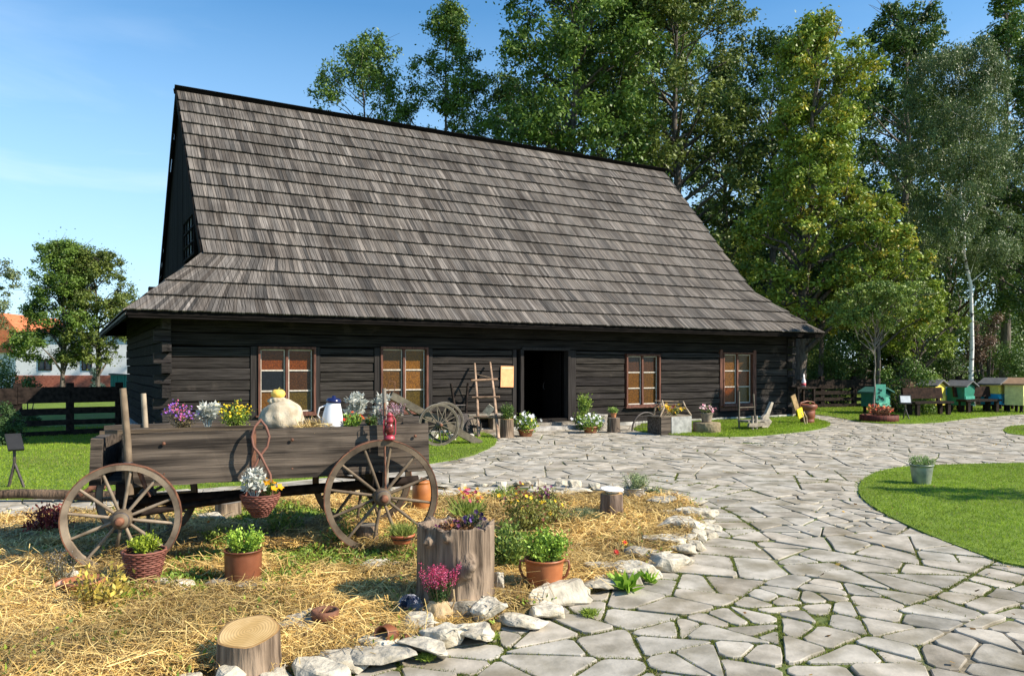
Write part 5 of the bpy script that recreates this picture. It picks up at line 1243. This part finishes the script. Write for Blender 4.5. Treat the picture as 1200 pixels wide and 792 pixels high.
# orange-brown milk can behind wheel
t = thing('clay_can', 'tall orange brown ceramic can behind the right wagon wheel', 'can', at(494, 600)); MB().lathe([(.095, 0), (.1, .01), (.1, .2), (.098, .28), (.09, .30), (.09, .315), (.096, .32), (.09, .335), (.003, .336)], n=22, col=(1.25, 1.2, .75)).build('body', M['terra'], t); MB().tube([(-.04, 0, .33), (0, 0, .365), (.04, 0, .33)], .007, 6, (.7, .6, .5)).build('knob', M['terra'], t)
# terracotta bowl with heath on dark stump
t = thing('shallow_pot', 'shallow terracotta bowl with yellow green heath on a dark stand', 'potted plant', at(471, 636, .17)); pot(t, .07, .10, .075, 'terra', .008, col=(1.3, 1, 1)); foliage(t, 'grass', .22, .15, .05, 344, (.12, .15, .03), (.28, .32, .08), None, 800, .014)
cutlog('dark stand under the shallow terracotta bowl', 471, 645, .055, .14, 44, name='wood_stand', top='dwood', side='dwood', cat='stand')
# two handled pot
t = thing('two_handled_pot', 'glazed terracotta pot with two ear handles and bushy green plant', 'potted plant', at(638, 693)); pot(t, .115, .135, .235, 'terra', .006, col=(1.25, 1.1, .9))
for s_ in (-1, 1): MB().tube([(s_ * .13, 0, .21), (s_ * .165, 0, .215), (s_ * .172, 0, .17), (s_ * .15, 0, .11), (s_ * .122, 0, .09)], .009, 8, (.6, .5, .45)).build('handle', M['terra'], t)
foliage(t, 'herb', .36, .24, .2, 345, (.07, .13, .015), (.26, .38, .05), None, 2400, .028)
t = thing('mint_plant', 'loose green leafy plant between stump and two handled pot', 'plant', at(598, 668)); foliage(t, 'bush', .40, .34, 0, 346, (.06, .10, .02), (.2, .27, .05), None, 1700, .036)
t = thing('coneflower', 'tall faded coneflowers with yellow blossoms and brown seed heads', 'flowering plant', at(612, 628)); foliage(t, 'flowers', .62, .44, 0, 347, (.07, .08, .02), (.22, .22, .05), [(.85, .55, .03), (.18, .05, .03), (.14, .04, .05), (.2, .07, .03)], 1700, .035, 70, .021)
t = thing('ornamental_grass', 'clump of green grass leaves topped by orange flowers behind the big stump', 'plant', at(548, 612)); foliage(t, 'grass', .26, .30, 0, 348, (.08, .14, .02), (.26, .32, .08), [(.75, .35, .06), (.8, .5, .1), (.5, .08, .15)], 520, .024, 46, .022)
t = thing('coneflower', 'thin coneflowers right of the faded ones with few yellow heads', 'flowering plant', at(650, 620)); foliage(t, 'flowers', .45, .35, 0, 349, (.09, .10, .03), (.25, .27, .07), [(.85, .6, .03), (.18, .04, .03)], 700, .028, 22, .018)
t = thing('sedum', 'dark purple flower head plant behind the coneflowers', 'flowering plant', at(640, 590)); foliage(t, 'flowers', .3, .2, 0, 350, (.06, .07, .03), (.16, .15, .07), [(.15, .03, .12), (.25, .08, .18)], 450, .03, 26, .02)
t = thing('lavender', 'grey green lavender cushion left of the log with dish', 'plant', at(683, 612)); foliage(t, 'grass', .36, .19, 0, 351, (.07, .10, .05), (.2, .24, .13), None, 900, .016)
for i, (px, py, lab) in enumerate(((732, 650, 'single red and yellow flower in the straw near the stone edge'), (722, 662, 'second dark red flower at the stone edge'))):
    t = thing('gaillardia', lab, 'flower', at(px, py)); MB().tube([(0, 0, 0), (.01, 0, .06), (0, 0, .1)], .003, 5, (.1, .16, .03)).build('stem', M['blade'], t)
    P = np.array([[0, 0, .1]]); MB().discs(P, np.array([[.2, -.7, .6]]), .03, (.85, .45, .03) if i == 0 else (.35, .05, .02), 7).discs(P + [[.002, -.006, .006]], np.array([[.2, -.7, .6]]), .019, (.5, .02, .01), 6).build('blossom', M['flower'], t)
# log with dish
lg = cutlog('upright bark covered log with a white dish on top', 717, 608, .115, .275, 47, name='upright_log', top='cutwood', side='bark', tint=(1.5, 1.3, 1.2), rot=1.0)
t = thing('white_dish', 'shallow white dish on the upright bark covered log', 'dish', (lg.location.x, lg.location.y, .31)); MB().lathe([(.06, 0), (.065, .01), (.11, .032), (.122, .04), (.115, .042), (.06, .016), (.003, .012)], n=24).build('dish_body', M['white'], t); t.rotation_euler = (.07, .05, 0)
t = thing('metal_bucket', 'low zinc bucket with feathery lavender behind the upright log', 'potted plant', at(743, 587, .03)); M['zinc'] = mat('zinc', (.3, .29, .27), (.52, .5, .46), (9, 9, 9), .45, .2, spec=.6, metal=.5); pot(t, .11, .12, .16, 'zinc', .005); foliage(t, 'bush', .36, .24, .12, 352, (.10, .14, .06), (.25, .3, .14), None, 1500, .022)
t = thing('low_lavender', 'low green weed right of the zinc bucket on the bed corner', 'plant', at(770, 580, .03)); foliage(t, 'bush', .28, .10, 0, 353, (.07, .11, .03), (.2, .26, .08), None, 500, .025)
t = thing('broad_leaf_weed', 'bright green broad leaved weed in the stone edge', 'plant', at(735, 692, .03)); foliage(t, 'rosette', .34, .2, 0, 354, (.12, .22, .02), (.28, .42, .05), None, 30, .06)
t = thing('broad_leaf_weed', 'small broad leaved weed right of the bright green one', 'plant', at(760, 682, .03)); foliage(t, 'rosette', .22, .15, 0, 355, (.12, .22, .02), (.28, .42, .05), None, 18, .05)
for i, (px, py, w, lab) in enumerate(((148, 758, .24, 'little green grass tuft in the straw left of the low stump'), (105, 745, .14, 'tiny dry green tuft in the straw near the left edge'), (440, 690, .2, 'green tuft in shade left of the heather'), (355, 672, .3, 'spreading green weed right of the brown pot'), (325, 685, .22, 'yellow green weed in front of the brown pot'), (230, 700, .2, 'tuft beside the bright white stone'), (690, 720, .12, 'weed between edge stones below the two handled pot'), (575, 748, .10, 'tiny weed between white slab and mossy stone'), (500, 772, .10, 'weed in the bottom edge stones'))):
    t = thing('weed', lab, 'weed', at(px, py, .04)); foliage(t, 'bush' if i in (3, 4, 5) else 'grass', w, w * .45 if i != 3 else .18, 0, 360 + i, (.09, .14, .02), (.27, .34, .05), None, 360, .022)
for i, (px, py, lab) in enumerate(((400, 640, 'green and yellow ground plants inside the right wagon wheel'), (335, 625, 'leafy plant with yellow tips in the shade under the wagon'), (590, 590, 'yellow green plants behind the ornamental grass'), (445, 600, 'small yellow flowering plant behind the right wagon wheel'), (262, 640, 'dark ground plant in the shade behind the brown pot'))):
    t = thing('bedding_plant', lab, 'plant', at(px, py)); foliage(t, 'flowers', .42, .2, 0, 380 + i, (.06, .10, .02), (.22, .28, .05), [(.75, .6, .1), (.5, .2, .05)], 700, .03, 12, .014)
# log lying behind the bed
t = thing('fallen_log', 'grey brown log lying on the lawn edge at the left behind the wagon', 'log', (XP(-30, 8.9), 8.95, .09), .03); MB().tube([(0, 0, .02), (.5, .01, .03), (1.0, -.01, .02), (1.35, .01, .0), (1.9, 0, .02)], [.050, .055, .058, .055, .05], 12, (.42, .36, .31), jit=.06).build('bark', M['stump'], t); MB().tube([(1.2, -.05, .02), (1.32, -.02, .10), (1.46, .02, .1)], [.03, .035, .03], 6, jit=.1).build('iron_fitting', M['rust'], t)
t = thing('zinc_bucket', 'grey zinc bucket with small green plant on the right lawn', 'potted plant', (*G(1080, 570), .03)); pot(t, .11, .145, .27, 'zinc', .006, col=(.75, .85, .78)); foliage(t, 'bush', .38, .17, .22, 390, (.09, .15, .04), (.22, .32, .09), None, 1200, .022)
# ================================================================= THINGS ALONG THE HOUSE FRONT
def HT(name, label, px, py, cat, z=.03, group=None, rz=None): x, y = G(px, py, z); return thing(name, label, cat, (x, y, z), HA if rz is None else rz, group)
# notice
s_a, s_b = ws(586), ws(601); mb = MB(); zt, zb_ = wz(593, 429), wz(593, 453.5)
x, y, _ = HP((s_a + s_b) / 2, -.035); t = thing('notice', 'orange paper notice pinned to the logs left of the doorway', 'notice', (x, y, (zt + zb_) / 2), HA)
MB().box((0, 0, 0), (s_b - s_a, .008, zt - zb_), (0, .02, 0), col=(.92, .43, .19)).build('sheet', M['paint'], t); MB().box((0, -.006, (zt - zb_) / 2 - .05), (s_b - s_a - .06, .003, .03), (0, .02, 0), col=(.95, .6, .4)).build('heading', M['paint'], t)
# ladder leaning on the wall
t = thing('rustic_ladder', 'rustic pole ladder with four rungs leaning on the logs left of the doorway', 'ladder', (0, 0, 0))
b0 = Vector((*G(561, 514), .03)); b1 = Vector((*G(584, 516), .03)); s0_, s1_ = ws(553.5), ws(571.5)
t0 = Vector(HP(s0_, -.12, wz(553, 426))); t1 = Vector(HP(s1_, -.12, wz(571, 425)))
t.location = (b0 + b1) / 2; o_ = Vector(t.location)
for a, b in ((b0, t0), (b1, t1)): MB().tube([tuple(a - o_), tuple(a.lerp(b, .5) - o_ + Vector((.01, 0, 0))), tuple(b - o_)], [.04, .035, .028], 8, (1.5, 1.25, 1.15), jit=.08).build('pole', M['oldwood'], t)
for py_, e in ((491, .12), (468, .12), (447, .12)):
    f_ = (514 - py_) / 88.0; a = b0.lerp(t0, f_); b = b1.lerp(t1, f_); d = (b - a).normalized(); off = Vector((.02, -.04, 0))
    MB().tube([tuple(a - d * e + off - o_), tuple(b + d * e + off - o_)], .026, 7, (1.4, 1.1, .95), jit=.1).build('rung', M['oldwood'], t)
a = b0.lerp(t0, .85); b = b1.lerp(t1, .78); MB().tube([tuple(a - o_), tuple(b - o_)], .012, 5, (1, .9, .8)).build('rung', M['oldwood'], t)
# low bench with wood blocks behind ladder
t = HT('plank_bench', 'low plank bench against the wall behind the ladder', 567, 506, 'bench'); MB().box((0, 0, .42), (.95, .28, .04), jit=.004, nx=4).build('seat', M['greywood'], t)
for x in (-.36, .30): MB().box((x, 0, .2), (.22, .24, .4), jit=.006).build('leg', M['oldwood'], t)
MB().box((0, -.1, .03), (1.2, .3, .06), jit=.004).build('base_plank', M['oldwood'], t)
ox = t.location; o = MB().box((0, 0, .09), (.18, .03, .26), (.2, .7, 0), col=(2.2, 2.2, 2.1)).build('white_board', M['greywood'], None, (ox.x + .12, ox.y - .12, .47)); tag(o, 'small white board tilted on the low plank bench', 'board')
cutlog('stump planter with small green conifer left of the white petunias', 594, 512, .15, .42, 61, name='stump_planter', cat='planter', tint=(.8, .75, .7), z=.02)
p = at(594, 512, .04); t = thing('small_conifer', 'small green conifer growing on the stump left of the door', 'plant', (p[0], p[1], .43)); foliage(t, 'bush', .34, .36, 0, 401, (.03, .06, .015), (.11, .17, .03), None, 1000, .045)
for i, (px, py, w, h, lab) in enumerate(((616, 511, .62, .45, 'white petunias at the left side of the doorway'), (692, 507, .72, .40, 'white petunias at the foot of the leafy climber right of the doorway'))):
    t = HT('petunia', lab, px, py, 'flowering plant', group='white petunias beside the doorway'); pot(t, .14, .18, .16, 'terra'); foliage(t, 'flowers', w, h, .06, 410 + i, (.06, .12, .02), (.25, .36, .06), [(.85, .85, .85), (.8, .82, .85), (.85, .85, .85)] + ([(.8, .7, .1)] if i == 0 else []), 1000, .06, 60, .045)
t = HT('leafy_climber', 'tall light green leafy plant right of the doorway', 683, 503, 'plant'); foliage(t, 'bush', .55, .42, 0, 413, (.07, .13, .02), (.28, .36, .06), None, 900, .06); foliage(t, 'bush', .40, .5, .40, 414, (.07, .13, .02), (.28, .36, .06), None, 800, .06)
t = HT('wicker_pot', 'grey wicker pot behind the petunias right of the doorway', 703, 504, 'pot'); wick(t, .13, .18, .38, rows=12, n=12, col1=(.2, .18, .15), col2=(.35, .32, .27))
t = cutlog('dark bark stump with a small pot on top, right of the petunias', 719, 506, .155, .36, 62, cat='stump', side='bark', top='greywood', tint=(1, .9, .8), z=.02)
lx = t.location; t = thing('small_pot', 'small pot with light green plant on the dark bark stump', 'potted plant', (lx.x, lx.y, .385)); pot(t, .055, .07, .11, 'terra', .006, col=(1.5, 1.6, 1.6)); foliage(t, 'bush', .30, .16, .09, 415, (.1, .17, .03), (.3, .4, .1), None, 350, .05)
# wire dome
t = HT('wire_dome', 'dark half round wire mesh dome leaning against the wall', 757, 504, 'wire dome'); Rw = .44
for k in range(9):
    xx = -Rw + 2 * Rw * k / 8; h = math.sqrt(max(0, Rw * Rw - xx * xx)) * 1.0
    MB().tube([(xx, 0, 0), (xx, .02, max(h, .01))], .006, 4).build('wire', M['iron'], t) if h > .05 else None
for k in range(1, 5):
    zz_ = Rw * k / 5; w = math.sqrt(max(.001, Rw * Rw - zz_ * zz_)); MB().tube([(-w, 0.01, zz_), (w, .01, zz_)], .005, 4).build('wire', M['iron'], t)
MB().tube([(Rw * math.cos(a), 0, Rw * math.sin(a)) for a in np.linspace(0, math.pi, 17)], .022, 6).build('frame', M['iron'], t)
# flower crate
t = HT('flower_crate', 'white and grey wooden crate with wicker hood', 785, 508, 'crate')
MB().box((.14, 0, .22), (.62, .50, .40), jit=.006).build('crate_body', M['zinc'], t); MB().box((-.33, 0, .22), (.30, .48, .40), jit=.006).build('side_panel', M['wagon'], t)
MB().box((-.05, 0, .425), (.96, .50, .02), jit=.003).build('rim', M['oldwood'], t)
for s_, e in ((-.26, .6), (.40, .55)):
    MB().tube([(s_ - .25 if s_ < 0 else s_ + .04, -.24, .43), (s_ - .1, -.2, .62), (s_ + .02, 0, .78 if s_ < 0 else .74), (s_, .22, .62), (s_, .25, .43)], .022, 6, (1.6, 1.55, 1.45)).build('hoop', M['oldwood'], t)
mb = MB()
for k in range(5): mb.tube([(-.46 + k * .03, -.22 + k * .09, .46 + .08 * k), (.42, -.2 + k * .09, .46 + .07 * k)], .008, 5, (1.5, 1.4, 1.3)) if k in (2, 3, 4) else None
for k in range(7): mb.tube([(-.45 + .05 * k, -.25, .44), (-.30 + .02 * k, 0.05, .74)], .006, 4, (1.8, 1.75, 1.7))
mb.build('hood', M['oldwood'], t)
lx = t.location; t = thing('chrysanthemum', 'yellow and dark red flowers filling the hooded crate', 'flowering plant', (lx.x, lx.y, .45), HA); foliage(t, 'flowers', .62, .26, 0, 416, (.05, .07, .02), (.2, .22, .05), [(.85, .62, .05), (.8, .45, .03), (.15, .03, .03)], 600, .05, 55, .045)
# millstone with pot
t = HT('millstone', 'low round millstone on the grass strip', 828, 507, 'millstone'); MB().lathe([(.31, 0), (.33, .02), (.33, .22), (.315, .25), (.002, .252)], n=30, jit=.006, col=(.5, .43, .32)).build('stone_body', M['lime'], t)
lx = t.location; t = thing('flower_pot', 'grey pot of pink begonias on the millstone', 'potted plant', (lx.x, lx.y, .285)); pot(t, .11, .15, .22, 'greywood', .01, col=(1.2, 1.1, 1)); foliage(t, 'flowers', .40, .2, .2, 417, (.06, .09, .03), (.16, .2, .06), [(.8, .3, .4), (.85, .55, .6)], 300, .045, 34, .04)
# old sled / plough
t = HT('wooden_sled', 'broken grey wooden sled chair standing before the right window', 883, 503, 'sled'); 
MB().box((0, 0, .22), (.75, .36, .05), jit=.006).build('seat', M['greywood'], t)
for (x, y, h, tl) in ((-.34, .16, .95, .03), (.24, .16, .88, -.03)): MB().tube([(x, y, 0), (x + tl, y + .03, h)], .022, 6, (.6, .55, .5)).build('upright', M['greywood'], t)
for x in (-.12, -.26): MB().tube([(x, -.2, 0), (x, -.2, .36)], .035, 7, (1.4, 1.35, 1.3)).build('leg', M['greywood'], t)
MB().prism([(.25, .05), (.45, .0), (.62, .18), (.50, .28), (.68, .66), (.60, .68), (.40, .38), (.28, .3)], -.05, .03, (1.5, 1.45, 1.4)).build('runner', M['greywood'], t)
MB().prism([(-.45, .1), (-.2, .08), (.3, .12), (.3, .18), (-.42, .18)], -.26, -.2, (1.1, 1.05, 1)).build('runner', M['greywood'], t)
MB().tube([(-.32, .17, .55), (.25, .17, .55)], .015, 5, (.6, .55, .5)).build('rail', M['greywood'], t)
# deck chair
t = HT('washboard_rack', 'pale wooden board with yellow lower half leaning at the house corner', 938, 498, 'board')
MB().box((-.22, 0, .62), (.17, .03, .42), (0, -.42, 0), col=(1.5, 1.25, .8)).build('board', M['oldwood'], t); MB().box((-.03, -.01, .33), (.20, .04, .26), (0, -.30, 0), col=(.9, .7, .03)).build('yellow_panel', M['paint'], t)
for x0, x1 in ((-.02, .16), (.10, .24)): MB().tube([(x0, -.02, .36), (x0 + .12, -.02, .2), (x1, -.02, 0)], .02, 6, (2, 1.9, 1.6)).build('leg', M['oldwood'], t)
t = HT('clay_urn', 'reddish brown clay urn beside the right house corner', 946, 496, 'urn'); MB().lathe([(.17, 0), (.18, .02), (.19, .1), (.17, .12), (.20, .16), (.21, .34), (.19, .37), (.26, .42), (.27, .5), (.25, .53), (.2, .54), (.18, .5), (.003, .48)], n=22, col=(.62, .5, .5)).build('body', M['terra'], t)
MB().tube([(-.26, 0, .45), (-.32, 0, .5), (-.27, 0, .58), (0, 0, .62), (.27, 0, .58), (.32, 0, .5), (.26, 0, .45)], .022, 6, (.6, .5, .5)).build('rim_handle', M['terra'], t)
t = HT('side_table', 'small dark table with a bottle behind the clay urn', 938, 488, 'table'); MB().box((.0, 0, .92), (.9, .5, .06)).build('tabletop', M['dwood'], t)
for x in (-.38, .38):
    for y in (-.2, .2): MB().box((x, y, .445), (.07, .07, .89)).build('leg', M['dwood'], t)
lx = t.location; t = thing('glass_bottle', 'pale glass bottle on the small dark table by the house corner', 'bottle', (lx.x + .1, lx.y, .955)); MB().lathe([(.07, 0), (.07, .2), (.03, .3), (.026, .42), (.003, .425)], n=12, col=(.9, .85, .85)).build('body', M['white'], t); MB().lathe([(.072, .05), (.072, .14)], n=12, col=(.6, .1, .12)).build('band', M['paint'], t)
# old seed cart by window 2
cy = G(520, 525)[1]; t = thing('hand_cart', 'grey two wheeled hand cart with long sloping shaft on the small lawn', 'cart', (XP(516, 15.2), 15.2, 0), math.radians(24)); kx = 15.2 / F
wheel(t, .42, (-.03, 0, .46), 12, .05, .04, tint=(.6, .57, .5), mt='greywood', tyre='greywood', hub=.06, th=.012)
wheel(t, .42, (.30, .62, .46), 12, .05, .04, tint=(.6, .57, .5), mt='greywood', tyre='greywood', hub=.06, th=.012)
MB().tube([(-.03, -.05, .46), (.30, .72, .46)], .03, 6).build('axle', M['greywood'], t)
MB().box((.0, .25, .54), (2.15, .16, .14), (0, .50, 0), jit=.005, nx=5, col=(.6, .57, .5)).build('shaft', M['greywood'], t)
MB().box((.06, .42, .50), (2.0, .05, .10), (0, .50, 0), jit=.005, nx=5, col=(.6, .57, .5)).build('shaft', M['greywood'], t)
MB().tube([(-.9, .22, 1.04), (-.6, .3, .75), (-.35, .3, .5)], .02, 6).build('brace', M['greywood'], t)
MB().tube([(-.92, .25, 1.05), (-1.0, .25, 1.2), (-.95, .25, 1.34), (-.85, .25, 1.3), (-.86, .25, 1.12)], .007, 5).build('wire_hook', M['rust'], t)
MB().box((-.7, .3, .42), (.06, .06, .84)).build('prop', M['greywood'], t)
for i, (px, w) in enumerate(((508, .3), (530, .35), (552, .25))): rock(('pale stone behind the hand cart wheel', 'pale stone between cart wheel and shaft', 'pale stone at the foot of the bench near the ladder')[i], px, 515, w, .2, .14, 500 + i)

# plough beside ladder (dark)
t = HT('iron_plough', 'black iron plough leaning on the wall between window and ladder', 541, 511, 'plough')
for x, tl, h in ((-.16, -.1, 1.2), (.14, .12, 1.2)): MB().tube([(x * .6, -.05, .15), (x, .05, .7), (x + tl * .6, .1, h)], .03, 6).build('handle', M['dwood'], t)
MB().tube([(-.13, .05, .7), (.13, .05, .7)], .018, 5).build('crossbar', M['iron'], t)
MB().prism([(-.28, .02), (.30, .0), (.22, .3), (.1, .52), (-.12, .5), (-.2, .28)], -.06, 0).build('ploughshare', M['iron'], t)
wheel(t, .2, (.26, -.1, .22), 8, .03, .03, mt='iron', tyre='iron', hub=.035, th=.008)

# ================================================================= RIGHT: BENCHES, HIVES
t = thing('flower_tub', 'low round wooden tub with red begonias around the young tree', 'planter', (*G(1030, 495), .03)); MB().lathe([(.50, 0), (.52, .02), (.52, .19), (.48, .2), (.47, .15), (.003, .14)], n=26, col=(.8, .45, .4)).build('tub', M['casing'], t)
foliage(t, 'flowers', .85, .34, .14, 420, (.07, .03, .02), (.22, .12, .05), [(.6, .08, .04), (.75, .25, .1), (.5, .05, .05)], 1100, .05, 90, .035)
def bench(label, px, py, rz):
    t = thing('wooden_bench', label, 'bench', (*G(px, py), .03), rz, 'dark wooden benches before the beehives')
    MB().box((0, -.05, .43), (1.55, .42, .07), jit=.004).build('seat', M['dwood'], t); MB().box((-.02, .24, .72), (1.6, .07, .36), (-.14, 0, 0), jit=.004, col=(1.1, .85, .7)).build('backrest', M['dwood'], t)
    for x in (-.62, .62):
        for y in (-.18, .14): MB().box((x, y, .19), (.12, .10, .40)).build('leg', M['dwood'], t)
        MB().box((x, .22, .55), (.10, .07, .60), (-.14, 0, 0)).build('back_post', M['dwood'], t)
    return t
bench('dark wooden bench before the yellow beehive, left of the two benches', 1088, 488, .30)
bench('dark wooden bench before the blue beehive, right of the two benches', 1146, 484.5, .30)
def hive(label, px, py, w, h, roofc, bodyc, lowc=None, rz=.62, front=None):
    x, y = G(px, py); Y_ = y; ww = w * Y_ / F; hh = h * Y_ / F; t = thing('beehive', label, 'beehive', (x, y, .03), rz, 'painted wooden beehives')
    for a in (-1, 1):
        for b in (-1, 1): MB().box((a * ww * .36, b * .2, .14), (.08, .08, .28)).build('leg', M['dwood'], t)
    z0 = .26; zm = z0 + (hh - z0) * .42; zt = hh * .84
    if lowc: MB().box((0, 0, (z0 + zm) / 2), (ww * .9, .58, zm - z0), col=lowc).build('lower_box', M['paint'], t); MB().box((0, 0, (zm + zt) / 2 + .003), (ww * .9, .58, zt - zm), col=bodyc).build('upper_box', M['paint'], t)
    else: MB().box((0, 0, (z0 + zt) / 2), (ww * .9, .58, zt - z0), col=bodyc).build('body', M['paint'], t)
    MB().prism([(-ww * .56, zt - .02), (0, hh), (ww * .56, zt - .02), (ww * .56, zt + .03), (0, hh + .05), (-ww * .56, zt + .03)], -.40, .36, roofc).build('roof', M['paint'], t)
    MB().prism([(-ww * .44, zt), (ww * .44, zt), (0, hh - .02)], -.285, .285, bodyc).build('gable', M['paint'], t)
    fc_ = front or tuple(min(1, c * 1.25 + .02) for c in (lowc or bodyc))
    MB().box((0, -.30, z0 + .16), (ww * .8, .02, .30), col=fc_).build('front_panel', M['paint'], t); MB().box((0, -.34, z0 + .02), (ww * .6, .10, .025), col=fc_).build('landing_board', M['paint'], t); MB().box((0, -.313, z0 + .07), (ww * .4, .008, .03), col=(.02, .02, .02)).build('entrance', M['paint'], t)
    return t
GR = (.12, .12, .12)
hive('orange brown beehive mostly hidden behind the yellow one', 1078, 482, 20, 32, (.16, .1, .06), (.45, .2, .05))
hive('yellow beehive with grey roof behind the left bench', 1092, 484, 27, 37, GR, (.75, .58, .09))
hive('blue beehive between the yellow and the green one', 1112, 481, 22, 30, (.12, .25, .4), (.08, .35, .6), (.35, .4, .15))
hive('dark green beehive with grey roof between the two benches', 1126, 484, 28, 36, GR, (.015, .16, .10), front=(.06, .30, .21))
hive('yellow and blue beehive behind the right bench', 1166, 483, 32, 38, GR, (.72, .62, .12), (.02, .28, .45))
hive('small yellow beehive just right of the yellow and blue one', 1177, 481, 14, 28, GR, (.75, .55, .06))
hive('pale yellow beehive with brownish roof at the right edge of the photo', 1194, 484, 30, 39, (.35, .22, .13), (.72, .68, .28), front=(.8, .78, .42))
t = hive('turquoise beehive with patterned front beside the young tree', 1026, 486, 30, 30, (.03, .10, .08), (.015, .12, .09), front=(.10, .38, .28))
x, y = G(1032, 489); o = thing('patterned_board', 'bright turquoise board with dark swirling pattern standing on the beehive side', 'board', (x, y, .48), -.1)
MB().box((0, 0, .28), (.30, .03, .58), col=(.14, .50, .36)).build('panel', M['paint'], o)
rr = random.Random(3); mb = MB()
for k in range(9):
    cx, cz = rr.uniform(-.1, .1), rr.uniform(.06, .5); mb.prism([(cx + .04 * rr.uniform(.5, 1.2) * math.cos(a), cz + .05 * rr.uniform(.4, 1.2) * math.sin(a)) for a in np.linspace(0, 5.6, 8)], -.021, -.017, (.02, .07, .06))
mb.build('pattern', M['paint'], o)
def signstand(label, px, py, hpx, wpx_, text, rz, tilt, board=(.02, .02, .02), Yz=.03):
    x, y = G(px, py, Yz); t = thing('info_stand', label, 'sign stand', (x, y, Yz), rz); H = hpx * y / F; w = wpx_ * y / F
    MB().box((0, 0, H), (w, .03, .30), (tilt, 0, 0), col=board).build('board', M['paint'], t)
    if text: MB().box((0, -.02, H + .008), (w * .82, .006, .22), (tilt, 0, 0), col=(.75, .77, .75)).build('sheet', M['paint'], t)
    MB().tube([(-.05, .1, 0), (0, 0, H * .55), (0, .02, H - .05)], .02, 6).build('post', M['iron'], t); MB().tube([(.1, -.05, 0), (0, 0, H * .55)], .018, 6).build('strut', M['iron'], t)
    return t
signstand('black stand with pale information sheet left of the benches', 1061, 492, 24, 13, True, -.3, -.5)
t = signstand('black lectern style sign seen from behind on the left lawn', 17, 572, 54, 16, False, .75, -.9)
x, y = t.location.x, t.location.y
o = MB().box((0, 0, .28), (.5, .4, .55), jit=.01).build('dark_box', M['dwood'], None, (*G(1056, 484), .0)); tag(o, 'dark wooden box behind the information stand', 'box')
